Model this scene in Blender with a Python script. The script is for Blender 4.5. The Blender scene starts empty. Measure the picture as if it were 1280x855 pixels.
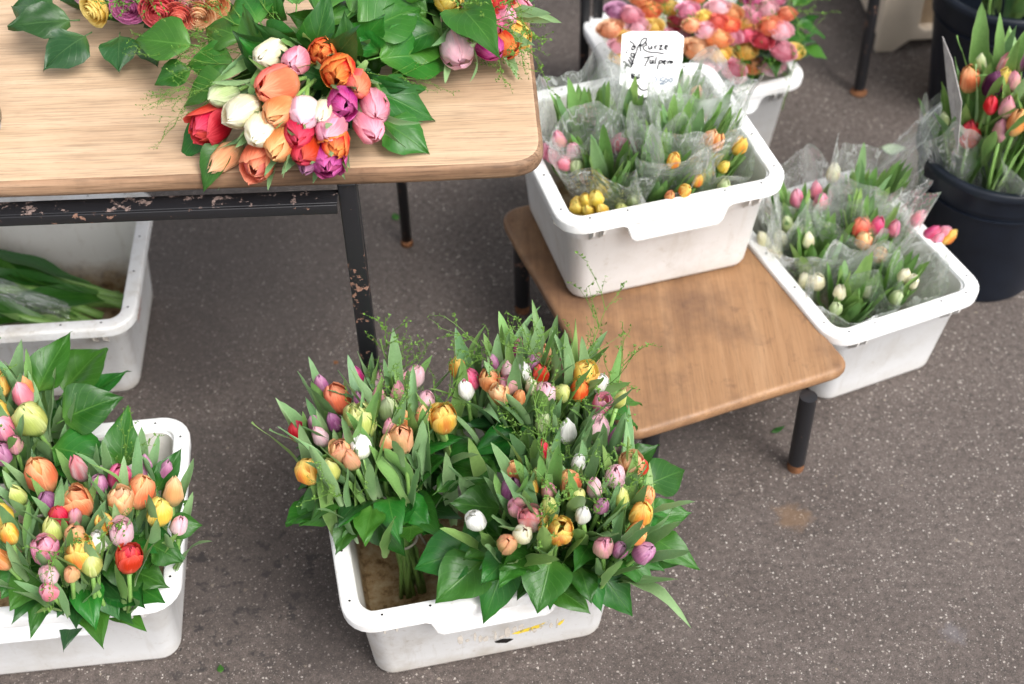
import bpy, bmesh, math, random
from mathutils import Vector, Matrix, noise
R = math.radians
scene = bpy.context.scene
col = scene.collection

# ------------------------------------------------------------------ camera
FPX, PITCH, ROLL, CAMH = 1805.9, 0.78499, -0.025609, 1.8815
FW = Vector((0, math.cos(PITCH), -math.sin(PITCH)))
RT0 = Vector((1, 0, 0)); UP0 = RT0.cross(FW)
RT = math.cos(ROLL) * RT0 + math.sin(ROLL) * UP0
UP = -math.sin(ROLL) * RT0 + math.cos(ROLL) * UP0
EYE = Vector((0, 0, CAMH))
cd = bpy.data.cameras.new('camera'); cam = bpy.data.objects.new('camera', cd); col.objects.link(cam)
mw = Matrix((RT, UP, -FW)).transposed().to_4x4(); mw.translation = EYE
cam.matrix_world = mw
cd.sensor_width = 36; cd.lens = FPX * 36 / 1280; cd.clip_start = .05; cd.clip_end = 500
cd.dof.use_dof = True; cd.dof.focus_distance = 1.98; cd.dof.aperture_fstop = 3.5
scene.camera = cam

# ------------------------------------------------------------------ light
SUN_EL, SUN_AZ = R(50), R(136)      # compass azimuth: from the right, a little behind the camera
w = bpy.data.worlds.new('World'); scene.world = w; w.use_nodes = True
nt = w.node_tree; bg = nt.nodes['Background']
sky = nt.nodes.new('ShaderNodeTexSky'); sky.sky_type = 'NISHITA'; sky.sun_disc = False
sky.sun_elevation = SUN_EL; sky.sun_rotation = SUN_AZ; sky.dust_density = 4.0; sky.air_density = 1.0
hs = nt.nodes.new('ShaderNodeHueSaturation'); hs.inputs['Saturation'].default_value = .22
nt.links.new(sky.outputs[0], hs.inputs['Color']); nt.links.new(hs.outputs[0], bg.inputs[0])
bg.inputs[1].default_value = .14
sd = bpy.data.lights.new('sun', 'SUN'); sun = bpy.data.objects.new('sun', sd); col.objects.link(sun)
sd.energy = 1.25; sd.angle = R(28); sd.color = (1, .97, .93)
sv = Vector((math.sin(SUN_AZ) * math.cos(SUN_EL), math.cos(SUN_AZ) * math.cos(SUN_EL), math.sin(SUN_EL)))
sun.rotation_euler = sv.to_track_quat('Z', 'Y').to_euler()
vs = scene.view_settings; vs.view_transform = 'Standard'; vs.look = 'None'; vs.gamma = 1; vs.use_curve_mapping = False
vs.exposure = 1.08
scene.cycles.use_denoising = True
scene.cycles.transparent_max_bounces = 24
scene.cycles.max_bounces = 8

# ------------------------------------------------------------------ helpers
def ray(px, py):
    return (FW + RT * ((px - 640) / FPX) - UP * ((py - 427.5) / FPX)).normalized()
def at(px, py, z=0.0):
    d = ray(px, py); return EYE + d * ((z - CAMH) / d.z)
def hexc(h, k=1.0):
    h = h.lstrip('#'); o = []
    for i in (0, 2, 4):
        c = int(h[i:i+2], 16) / 255
        o.append((c / 12.92 if c <= .04045 else ((c + .055) / 1.055) ** 2.4) * k)
    return (*o, 1)
def pale_hex(h, t):
    return '#' + ''.join('%02x' % round(int(h[i:i+2], 16) * (1 - t) + 255 * t) for i in (1, 3, 5))
def lerp_tab(tab, v):
    for (a, x), (b, y) in zip(tab, tab[1:]):
        if v <= b:
            t = (v - a) / (b - a); t = t * t * (3 - 2 * t)
            return x + (y - x) * t
    return tab[-1][1]

class N:
    """small material builder"""
    def __init__(s, name):
        s.m = bpy.data.materials.new(name); s.m.use_nodes = True
        s.t = s.m.node_tree; s.b = s.t.nodes['Principled BSDF']; s.out = s.t.nodes['Material Output']
    def n(s, typ, **kw):
        nd = s.t.nodes.new('ShaderNode' + typ)
        for k, v in kw.items():
            if k.startswith('i_'):
                key = k[2:]; key = int(key) if key.isdigit() else key.replace('_', ' ')
                if hasattr(v, 'links') and hasattr(v, 'is_output'): s.t.links.new(v, nd.inputs[key])
                else: nd.inputs[key].default_value = v
            else: setattr(nd, k, v)
        return nd
    def l(s, a, b): s.t.links.new(a, b)
    def coord(s, kind='Object', scale=(1, 1, 1), rnd=False):
        tc = s.n('TexCoord'); mp = s.n('Mapping'); mp.inputs['Scale'].default_value = scale
        s.l(tc.outputs[kind], mp.inputs['Vector'])
        if rnd:
            oi = s.n('ObjectInfo'); mu = s.n('Math', operation='MULTIPLY', i_0=oi.outputs['Random'], i_1=37.0)
            s.l(mu.outputs[0], mp.inputs['Location'])
        return mp.outputs[0]
    def noise(s, vec, scale, detail=3, rough=.55):
        nd = s.n('TexNoise', i_Scale=scale, i_Detail=detail, i_Roughness=rough); s.l(vec, nd.inputs['Vector'])
        return nd.outputs['Fac']
    def ramp(s, fac, stops, interp='LINEAR'):
        nd = s.n('ValToRGB'); cr = nd.color_ramp; cr.interpolation = interp
        while len(cr.elements) < len(stops): cr.elements.new(.5)
        for e, (p, c) in zip(cr.elements, stops):
            e.position = p; e.color = c if len(c) == 4 else (*c, 1)
        s.l(fac, nd.inputs[0]); return nd.outputs[0]
    def mix(s, fac, a, b, mode='MIX'):
        nd = s.n('MixRGB', blend_type=mode)
        for i, v in ((0, fac), (1, a), (2, b)):
            if hasattr(v, 'is_output'): s.l(v, nd.inputs[i])
            else: nd.inputs[i].default_value = v if i == 0 or len(v) == 4 else (*v, 1)
        return nd.outputs[0]
    def math(s, op, a, b=0.0, c=None):
        nd = s.n('Math', operation=op)
        for i, v in enumerate((a, b) if c is None else (a, b, c)):
            if hasattr(v, 'is_output'): s.l(v, nd.inputs[i])
            else: nd.inputs[i].default_value = v
        return nd.outputs[0]
    def bump(s, h, strength=.3, dist=.002):
        nd = s.n('Bump'); nd.inputs['Strength'].default_value = strength; nd.inputs['Distance'].default_value = dist
        s.l(h, nd.inputs['Height']); s.l(nd.outputs[0], s.b.inputs['Normal'])
    def set(s, color=None, rough=None, spec=None, **kw):
        for key, v in (('Base Color', color), ('Roughness', rough), ('Specular IOR Level', spec)):
            if v is None: continue
            if hasattr(v, 'is_output'): s.l(v, s.b.inputs[key])
            else: s.b.inputs[key].default_value = (*v, 1) if isinstance(v, tuple) and len(v) == 3 else v
        return s
    def translucent(s, color, fac):
        tr = s.n('BsdfTranslucent')
        if hasattr(color, 'is_output'): s.l(color, tr.inputs[0])
        else: tr.inputs[0].default_value = color
        mx = s.n('MixShader'); mx.inputs[0].default_value = fac
        s.l(s.b.outputs[0], mx.inputs[1]); s.l(tr.outputs[0], mx.inputs[2]); s.l(mx.outputs[0], s.out.inputs['Surface'])

def mesh(name, vs_, fs, uv=None, smooth=True, mi=None):
    me = bpy.data.meshes.new(name); me.from_pydata([tuple(v) for v in vs_], [], fs); me.validate(); 
    if uv:
        ul = me.uv_layers.new(name='UVMap')
        for lp in me.loops: ul.data[lp.index].uv = uv[lp.vertex_index]
    if smooth: me.polygons.foreach_set('use_smooth', [True] * len(me.polygons))
    if mi: me.polygons.foreach_set('material_index', mi)
    me.update(); return me
def obj(name, me, m=None, parent=None, mat4=None, loc=None):
    """link a mesh as ONE object; material sits on the object so that mesh data can be shared"""
    o = bpy.data.objects.new(name, me); col.objects.link(o)
    if m:
        ms = m if isinstance(m, (list, tuple)) else [m]
        if len(me.materials) < len(ms):
            for k in range(len(ms) - len(me.materials)): me.materials.append(None)
        for i, mm in enumerate(ms):
            o.material_slots[i].link = 'OBJECT'; o.material_slots[i].material = mm
    if parent: o.parent = parent
    if mat4 is not None: o.matrix_local = mat4
    elif loc is not None: o.location = loc
    return o
def thing(name, label, cat, loc=(0, 0, 0), rz=0, group=None):
    o = bpy.data.objects.new(name, None); col.objects.link(o); o.empty_display_size = .05
    o.location = loc; o.rotation_euler = (0, 0, rz); tag(o, label, cat, group); return o
def tag(o, label, cat, group=None):
    o['label'] = label; o['category'] = cat
    if group: o['group'] = group
    return o
def frame(pos, zdir, ydir):
    z = zdir.normalized(); y = ydir - z * ydir.dot(z)
    if y.length < 1e-5: y = z.orthogonal()
    y.normalize(); x = y.cross(z)
    m = Matrix((x, y, z)).transposed().to_4x4(); m.translation = pos; return m
def rounded(wx, dy, r, n=6):
    pts = []
    for cx, cy, a0 in ((1, 1, 0), (-1, 1, 90), (-1, -1, 180), (1, -1, 270)):
        for k in range(n + 1):
            a = R(a0 + 90 * k / n)
            pts.append((cx * (wx / 2 - r) + r * math.cos(a), cy * (dy / 2 - r) + r * math.sin(a)))
    return pts
def loft(sections, cap0=True, cap1=True, closed=False):
    """sections: list of lists of 3D points of equal length"""
    V = []; F = []; n = len(sections[0])
    for s_ in sections: V += s_
    m = len(sections)
    for i in range(m if closed else m - 1):
        for k in range(n):
            a = i * n + k; b = i * n + (k + 1) % n; c = ((i + 1) % m) * n + (k + 1) % n; d = ((i + 1) % m) * n + k
            F.append((a, b, c, d))
    if not closed:
        if cap0: F.append(tuple(reversed(range(n))))
        if cap1: F.append(tuple(range((m - 1) * n, m * n)))
    return V, F
def tube_vf(pts, rad, sides=6, V=None, F=None, cap=True):
    V = [] if V is None else V; F = [] if F is None else F
    base = len(V); n = len(pts); pts = [Vector(p) for p in pts]
    ref = Vector((.3, .5, .81))
    for i, p in enumerate(pts):
        t = (pts[min(i + 1, n - 1)] - pts[max(i - 1, 0)])
        t = t.normalized() if t.length > 1e-9 else Vector((0, 0, 1))
        a = t.cross(ref)
        if a.length < .05: a = t.cross(Vector((1, 0, 0)))
        a.normalize(); b = t.cross(a); r = rad[i] if isinstance(rad, (list, tuple)) else rad
        for k in range(sides):
            g = 2 * math.pi * k / sides; V.append(p + (a * math.cos(g) + b * math.sin(g)) * r)
    for i in range(n - 1):
        for k in range(sides):
            F.append((base + i * sides + k, base + i * sides + (k + 1) % sides, base + (i + 1) * sides + (k + 1) % sides, base + (i + 1) * sides + k))
    if cap:
        F.append(tuple(base + k for k in reversed(range(sides)))); F.append(tuple(base + (n - 1) * sides + k for k in range(sides)))
    return V, F
def box_vf(x0, x1, y0, y1, z0, z1, V=None, F=None):
    V = [] if V is None else V; F = [] if F is None else F; b = len(V)
    V += [Vector(p) for p in ((x0,y0,z0),(x1,y0,z0),(x1,y1,z0),(x0,y1,z0),(x0,y0,z1),(x1,y0,z1),(x1,y1,z1),(x0,y1,z1))]
    F += [tuple(b + i for i in f) for f in ((3,2,1,0),(4,5,6,7),(0,1,5,4),(1,2,6,5),(2,3,7,6),(3,0,4,7))]
    return V, F
def bevel(me, w_=.002, seg=2, ang=30):
    bm = bmesh.new(); bm.from_mesh(me)
    es = [e for e in bm.edges if len(e.link_faces) == 2 and e.calc_face_angle(0) > R(ang)]
    bmesh.ops.bevel(bm, geom=es, offset=w_, segments=seg, affect='EDGES', profile=.6, clamp_overlap=True)
    bm.to_mesh(me); bm.free()
    me.polygons.foreach_set('use_smooth', [True] * len(me.polygons)); return me
def smooth_by_angle(me, ang=40):
    bm = bmesh.new(); bm.from_mesh(me)
    for f in bm.faces: f.smooth = True
    for e in bm.edges: e.smooth = not (len(e.link_faces) == 2 and e.calc_face_angle(0) > R(ang))
    bm.to_mesh(me); bm.free(); return me
def catmull(ctrl, per=4):
    c = [Vector(p) for p in ctrl]; c = [c[0] * 2 - c[1]] + c + [c[-1] * 2 - c[-2]]; o = []
    for i in range(1, len(c) - 2):
        for k in range(per):
            t = k / per; a, b, d, e = c[i-1], c[i], c[i+1], c[i+2]
            o.append(.5 * ((2*b) + (d-a)*t + (2*a-5*b+4*d-e)*t*t + (3*b-a-3*d+e)*t**3))
    o.append(c[-2]); return o

# ------------------------------------------------------------------ materials
def m_asphalt():
    m = N('asphalt'); c = m.coord('Object')
    big = m.noise(c, 1.7, 4); mid = m.noise(c, 9, 4, .6); fine = m.noise(c, 420, 3, .7); grit = m.noise(c, 95, 4, .75)
    base = m.ramp(big, [(.3, (.066, .052, .046)), (.7, (.098, .081, .073))])
    base = m.mix(m.ramp(mid, [(.40, (0, 0, 0)), (.62, (1, 1, 1))]), base, m.mix(.5, base, (.112, .092, .083)))
    base = m.mix(.75, base, m.ramp(fine, [(.3, (.30,)*3), (.7, (1.7,)*3)]), 'MULTIPLY')
    base = m.mix(.8, base, m.ramp(grit, [(.32, (.45,)*3), (.68, (1.5, 1.48, 1.46))]), 'MULTIPLY')
    def specks(scale, keep, size):
        v = m.n('TexVoronoi', i_Scale=scale); wob = m.n('TexNoise', i_Scale=scale * 1.7, i_Detail=2)
        m.l(c, wob.inputs['Vector'])
        cc = m.n('MixRGB', i_0=.0055 * 180 / scale); m.l(c, cc.inputs[1]); m.l(wob.outputs['Color'], cc.inputs[2])
        m.l(cc.outputs[0], v.inputs['Vector'])
        sep = m.n('SeparateColor'); m.l(v.outputs['Color'], sep.inputs[0])
        k = m.math('GREATER_THAN', sep.outputs[0], keep)
        sz = m.math('MULTIPLY', sep.outputs[1], size)
        d = m.math('LESS_THAN', v.outputs['Distance'], sz)
        return m.math('MULTIPLY', k, d), sep.outputs[2]
    s1, t1 = specks(210, .80, .42); s2, t2 = specks(360, .72, .48); s3, t3 = specks(95, .95, .28)
    base = m.mix(s2, base, m.ramp(t2, [(0, (.15, .125, .11)), (.6, (.25, .22, .20)), (1, (.38, .35, .32))]))
    base = m.mix(s1, base, m.ramp(t1, [(0, (.16, .125, .10)), (.5, (.34, .30, .27)), (1, (.56, .52, .48))]))
    base = m.mix(s3, base, m.ramp(t3, [(0, (.04, .035, .033)), (.5, (.22, .18, .14)), (1, (.44, .41, .38))]))
    # stains and darker patches with an outline of their own
    tc = m.n('TexCoord')
    def ground_mark(p, r, colr, amt, warp=.6):
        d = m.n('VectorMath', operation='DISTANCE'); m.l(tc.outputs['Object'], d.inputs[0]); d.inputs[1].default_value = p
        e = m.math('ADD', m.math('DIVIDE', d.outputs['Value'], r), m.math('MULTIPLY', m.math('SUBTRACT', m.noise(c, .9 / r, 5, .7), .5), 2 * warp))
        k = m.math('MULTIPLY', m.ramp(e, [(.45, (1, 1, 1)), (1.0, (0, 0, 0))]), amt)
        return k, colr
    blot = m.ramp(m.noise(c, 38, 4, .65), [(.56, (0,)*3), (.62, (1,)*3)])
    kd, _ = ground_mark(tuple(at(290, 735)), .20, None, .95); base = m.mix(m.math('MULTIPLY', kd, blot), base, (.016, .015, .016, 1))
    kd, _ = ground_mark(tuple(at(560, 350)), .5, None, .5); base = m.mix(m.math('MULTIPLY', kd, m.ramp(m.noise(c, 60, 4, .7), [(.64, (0,)*3), (.68, (1,)*3)])), base, (.02, .018, .018, 1))
    nonlocal_base = base
    for a in STAINS_AND_PATCHES:
        k, c2 = ground_mark(*a); nonlocal_base = m.mix(k, nonlocal_base, c2)
    hgt = m.math('ADD', m.math('MULTIPLY', fine, .7), m.math('ADD', m.math('MULTIPLY', grit, .8), m.math('MULTIPLY', s1, .25)))
    m.bump(hgt, .55, .003)
    m.set(nonlocal_base, m.ramp(big, [(.3, (.62,)*3), (.7, (.85,)*3)]), .35)
    return m.m
STAINS_AND_PATCHES = [(tuple(at(990, 645)), .034, (.20, .115, .055, 1), .42, 1.1), (tuple(at(1192, 792)), .020, (.15, .14, .15, 1), .5, 1.3),
          (tuple(at(290, 730)), .17, (.040, .033, .031, 1), .5, 1.2), (tuple(at(420, 810)), .12, (.040, .033, .031, 1), .45, 1.2), (tuple(at(840, 560)), .14, (.040, .033, .031, 1), .4, 1.2), (tuple(at(210, 450)), .16, (.040, .033, .031, 1), .45, 1.2),  # dark stain first, then patches that darken the asphalt
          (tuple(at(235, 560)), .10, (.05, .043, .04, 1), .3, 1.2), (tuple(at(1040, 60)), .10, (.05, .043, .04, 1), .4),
          (tuple(at(700, 170)), .3, (.06, .052, .05, 1), .45), (tuple(at(330, 330)), .35, (.062, .052, .048, 1), .5)]  # broad patches that darken the asphalt

def m_wood(name, c_lo, c_mid, c_hi, rough=.55, blotch=.35, dirt=(.10, .06, .035, 1), grain_axis=0, edge=None, contrast=1.0):
    m = N(name)
    sc = [22, 22, 22]; sc[grain_axis] = .9
    g = m.coord('Object', tuple(sc)); o = m.coord('Object')
    n1 = m.noise(g, 2.2, 5, .6); sc2 = [340, 340, 340]; sc2[grain_axis] = 14
    n2 = m.noise(m.coord('Object', tuple(sc2)), 1.0, 3, .6)
    b1 = m.noise(o, 5.2, 5, .68); b2 = m.noise(o, 24, 5, .7)
    base = m.ramp(n1, [(.18, c_lo), (.5, c_mid), (.82, c_hi)])
    base = m.mix(.70 * contrast, base, m.ramp(n2, [(.36, (.60,)*3), (.50, (1.0,)*3), (.8, (1.15,)*3)]), 'MULTIPLY')
    base = m.mix(m.math('MULTIPLY', m.ramp(b1, [(.45, (0,)*3), (.72, (1,)*3)]), blotch), base, dirt)
    base = m.mix(m.math('MULTIPLY', m.ramp(b2, [(.58, (0,)*3), (.75, (1,)*3)]), blotch * .7), base, dirt)
    # knots / dark pores
    pores = m.ramp(m.noise(m.coord('Object', tuple(120 if i != grain_axis else 10 for i in range(3))), 3, 2), [(.66, (0,)*3), (.74, (1,)*3)])
    base = m.mix(m.math('MULTIPLY', pores, .5), base, dirt)
    m.set(base, m.ramp(b2, [(.3, (rough - .1,)*3), (.7, (rough + .15,)*3)]), .35)
    m.bump(m.math('ADD', n2, m.math('MULTIPLY', pores, -.6)), .22, .0012)
    return m.m
def m_plastic(name, colr, grime=(.42, .36, .28, 1), amt=.5, rough=.38, inside=False):
    m = N(name); c = m.coord('Object', rnd=True); o = m.n('TexCoord').outputs['Object']
    n1 = m.noise(c, 9, 5, .65); n2 = m.noise(c, 60, 4, .7); st = m.noise(m.coord('Object', (60, 60, 4), True), 1, 4, .6)
    base = m.mix(m.math('MULTIPLY', m.ramp(n1, [(.48, (0,)*3), (.78, (1,)*3)]), amt), colr, grime)
    base = m.mix(m.math('MULTIPLY', m.ramp(n2, [(.60, (0,)*3), (.74, (1,)*3)]), amt * .8), base, grime)
    base = m.mix(m.math('MULTIPLY', m.ramp(st, [(.58, (0,)*3), (.76, (1,)*3)]), amt * .55), base, grime)
    if inside:
        sx = m.n('SeparateXYZ'); m.l(o, sx.inputs[0])
        zz = m.math('ADD', sx.outputs[2], m.math('MULTIPLY', m.math('SUBTRACT', m.noise(c, 13, 5, .7), .5), .10))
        base = m.mix(m.ramp(m.math('MULTIPLY', zz, 5), [(.10, (1,)*3), (.42, (.0,)*3)]), base, m.ramp(m.noise(c, 45, 4, .75), [(.35, (.12, .065, .025)), (.5, (.33, .22, .11)), (.7, (.46, .37, .24))]))
    else:
        sx = m.n('SeparateXYZ'); m.l(o, sx.inputs[0])
        zz = m.math('ADD', sx.outputs[2], m.math('MULTIPLY', m.math('SUBTRACT', m.noise(c, 22, 5, .7), .5), .05))
        base = m.mix(m.math('MULTIPLY', m.ramp(m.math('MULTIPLY', zz, 8), [(.0, (1,)*3), (.3, (0,)*3)]), amt * .8), base, grime)
    m.set(base, m.ramp(n1, [(.3, (rough,)*3), (.7, (rough + .2,)*3)]), .4)
    m.bump(m.math('ADD', m.math('MULTIPLY', n2, .5), n1), .12, .002)
    return m.m
def m_paintmetal(name, wear=.5, rust=(.16, .075, .045, 1), pale=None):
    m = N(name); c = m.coord('Object', rnd=True)
    n1 = m.noise(m.coord('Object', (30, 30, 30), True), 2.4, 5, .7); n2 = m.noise(c, 210, 3, .6); n3 = m.noise(c, 12, 3, .6)
    chip = m.ramp(m.math('ADD', n1, m.math('MULTIPLY', m.math('SUBTRACT', n3, .5), .6)), [(.66 - .12 * wear, (0,)*3), (.70 - .12 * wear, (1,)*3)])
    rc = m.ramp(n2, [(.3, rust), (.7, pale or (.26, .15, .11, 1))])
    m.set(m.mix(chip, (.012, .012, .014), rc), m.ramp(chip, [(0, (.34,)*3), (1, (.8,)*3)]), .5)
    m.bump(m.math('ADD', m.math('MULTIPLY', chip, -.6), m.math('MULTIPLY', n2, .25)), .4, .001)
    return m.m
def m_leaf(name, dark, light, vein, rough, spec, kind, trans=.25):
    m = N(name); uv = m.n('UVMap'); sx = m.n('SeparateXYZ'); m.l(uv.outputs[0], sx.inputs[0])
    u, v = sx.outputs[0], sx.outputs[1]; au = m.math('ABSOLUTE', m.math('SUBTRACT', u, .5))
    oi = m.n('ObjectInfo'); c = m.coord('Object', rnd=True)
    f = m.math('ADD', m.math('MULTIPLY', oi.outputs['Random'], .7), m.math('MULTIPLY', m.noise(c, 38, 4), .5))
    base = m.ramp(f, [(.15, dark), (.95, light)])
    hs_ = m.n('HueSaturation'); m.l(base, hs_.inputs['Color'])
    m.l(m.math('MULTIPLY_ADD', m.math('FRACT', m.math('MULTIPLY', oi.outputs['Random'], 7.31)), .035, .483), hs_.inputs['Hue'])
    base = hs_.outputs[0]
    if kind == 'broad':
        mid = m.ramp(au, [(.0, (1,)*3), (.022, (0,)*3)])
        ph = m.math('FRACT', m.math('SUBTRACT', m.math('MULTIPLY', v, 7.0), m.math('MULTIPLY', au, 5.5)))
        sv_ = m.ramp(m.math('ABSOLUTE', m.math('SUBTRACT', ph, .5)), [(0, (.55,)*3), (.07, (0,)*3)])
        k = m.math('MAXIMUM', mid, sv_)
        base = m.mix(m.math('MULTIPLY', k, .45), base, vein)
        # brown specks of real wear
        base = m.mix(m.math('MULTIPLY', m.ramp(m.noise(c, 70, 3, .7), [(.72, (0,)*3), (.78, (1,)*3)]), .6), base, (.16, .11, .035, 1))
        m.bump(m.math('ADD', m.math('MULTIPLY', k, -1.0), m.math('MULTIPLY', m.noise(c, 160, 2), .4)), .3, .0012)
    else:
        ph = m.math('SINE', m.math('MULTIPLY', u, 120.0))
        k = m.math('MULTIPLY_ADD', ph, .5, .5)
        base = m.mix(m.math('MULTIPLY', k, .13), base, vein)
        base = m.mix(m.ramp(au, [(.44, (0,)*3), (.5, (.55,)*3)]), base, vein)
        m.bump(m.math('ADD', k, m.math('MULTIPLY', m.noise(c, 60, 3), 1.5)), .18, .0008)
    # paler towards the cut base of the blade
    base = m.mix(m.ramp(v, [(.0, (.6,)*3), (.3, (0,)*3)]), base, vein)
    m.set(base, rough, spec); m.translucent(m.mix(.4, base, (.25, .42, .05)), trans)
    return m.m
def m_petal(name, base, mid, tip, flame=None, k=.98):
    m = N('petal_' + name); uv = m.n('UVMap'); sx = m.n('SeparateXYZ'); m.l(uv.outputs[0], sx.inputs[0])
    u, v = sx.outputs[0], sx.outputs[1]; au = m.math('ABSOLUTE', m.math('SUBTRACT', u, .5))
    oi = m.n('ObjectInfo')
    cb = m.n('CombineXYZ'); m.l(m.math('MULTIPLY', u, 26.0), cb.inputs[0]); m.l(m.math('MULTIPLY', v, 2.2), cb.inputs[1]); m.l(m.math('MULTIPLY', oi.outputs['Random'], 40.0), cb.inputs[2])
    st = m.noise(cb.outputs[0], 1.0, 3, .6)
    vv = m.math('ADD', v, m.math('MULTIPLY', m.math('SUBTRACT', st, .5), .42))
    B, M, T = hexc(base, k), hexc(mid, k), hexc(pale_hex(tip, .16), k)
    c = m.ramp(vv, [(.08, B), (.48, M), (.70, M), (1.0, T)])
    c = m.mix(m.ramp(m.math('ADD', au, m.math('MULTIPLY', m.math('SUBTRACT', st, .5), .12)), [(.26, (0,)*3), (.5, (.8,)*3)]), c, T)
    if flame:
        fl = m.math('MULTIPLY', m.ramp(m.math('ADD', au, m.math('MULTIPLY', m.math('SUBTRACT', st, .5), .25)), [(.04, (1,)*3), (.26, (0,)*3)]), m.ramp(v, [(.08, (0,)*3), (.35, (1,)*3), (.75, (.8,)*3), (1, (0,)*3)]))
        c = m.mix(m.math('MULTIPLY', fl, .75), c, hexc(flame, k))
    hs_ = m.n('HueSaturation'); m.l(c, hs_.inputs['Color'])
    m.l(m.math('MULTIPLY_ADD', oi.outputs['Random'], .03, .485), hs_.inputs['Hue'])
    m.l(m.math('MULTIPLY_ADD', m.math('FRACT', m.math('MULTIPLY', oi.outputs['Random'], 5.7)), .22, .86), hs_.inputs['Value'])
    c = m.mix(.45, hs_.outputs[0], m.ramp(st, [(.3, (.66,)*3), (.7, (1.2,)*3)]), 'MULTIPLY')
    m.set(c, .58, .18); m.bump(st, .35, .001); m.translucent(c, .36)
    return m.m
def m_cello():
    """clear film: see-through, glossy, fold glints and milky haze painted in as pale tone"""
    m = N('cellophane'); uv = m.n('UVMap'); sx = m.n('SeparateXYZ'); m.l(uv.outputs[0], sx.inputs[0]); oi = m.n('ObjectInfo')
    def streak(ku, kv, off):
        cb = m.n('CombineXYZ'); m.l(m.math('MULTIPLY', sx.outputs[0], ku), cb.inputs[0]); m.l(m.math('MULTIPLY', sx.outputs[1], kv), cb.inputs[1]); m.l(m.math('MULTIPLY_ADD', oi.outputs['Random'], 50.0, off), cb.inputs[2])
        return m.noise(cb.outputs[0], 1.0, 3, .55)
    a, b = streak(15, 2.6, 0), streak(7, 4.5, 9)
    glint = m.ramp(m.math('ABSOLUTE', m.math('SUBTRACT', a, .5)), [(0, (1,)*3), (.028, (0,)*3)])  # highlights on the folds painted as white lines
    glint2 = m.ramp(m.math('ABSOLUTE', m.math('SUBTRACT', b, .5)), [(0, (.7,)*3), (.018, (0,)*3)])
    patch = m.ramp(b, [(.36, (.09,)*3), (.52, (.20,)*3), (.70, (.46,)*3)])  # milky haze of the film, painted in patches
    tr = m.n('BsdfTransparent'); tr.inputs[0].default_value = (.985, .992, .988, 1)
    gl = m.n('BsdfGlossy'); gl.inputs['Roughness'].default_value = .08; gl.inputs[0].default_value = (1, 1, 1, 1)
    df = m.n('BsdfTranslucent'); df.inputs[0].default_value = (.94, .97, .95, 1)
    d2 = m.n('BsdfDiffuse'); d2.inputs[0].default_value = (.92, .95, .93, 1)
    bp = m.n('Bump'); bp.inputs['Strength'].default_value = .9; bp.inputs['Distance'].default_value = .02
    m.l(m.math('ADD', a, m.math('MULTIPLY', b, 1.4)), bp.inputs['Height']); m.l(bp.outputs[0], gl.inputs['Normal'])
    lw = m.n('LayerWeight', i_Blend=.34); m.l(bp.outputs[0], lw.inputs['Normal'])
    mxd = m.n('MixShader', i_0=.5); m.l(df.outputs[0], mxd.inputs[1]); m.l(d2.outputs[0], mxd.inputs[2])
    haze = m.n('MixShader'); m.l(m.math('MAXIMUM', patch, m.math('MULTIPLY', m.math('MAXIMUM', glint, glint2), .55)), haze.inputs[0])
    m.l(tr.outputs[0], haze.inputs[1]); m.l(mxd.outputs[0], haze.inputs[2])
    mx = m.n('MixShader'); m.l(m.math('MULTIPLY_ADD', lw.outputs['Facing'], .50, .05), mx.inputs[0])
    m.l(haze.outputs[0], mx.inputs[1]); m.l(gl.outputs[0], mx.inputs[2]); m.l(mx.outputs[0], m.out.inputs['Surface'])
    return m.m
def m_flat(name, c, rough=.6, spec=.3, nz=.15, scale=80):
    m = N(name); n1 = m.noise(m.coord('Object', rnd=True), scale, 4, .65)
    m.set(m.mix(nz, c, m.ramp(n1, [(.3, (.3,)*3), (.7, (1.6,)*3)]), 'MULTIPLY'), rough, spec); m.bump(n1, .15, .001); return m.m

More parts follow.
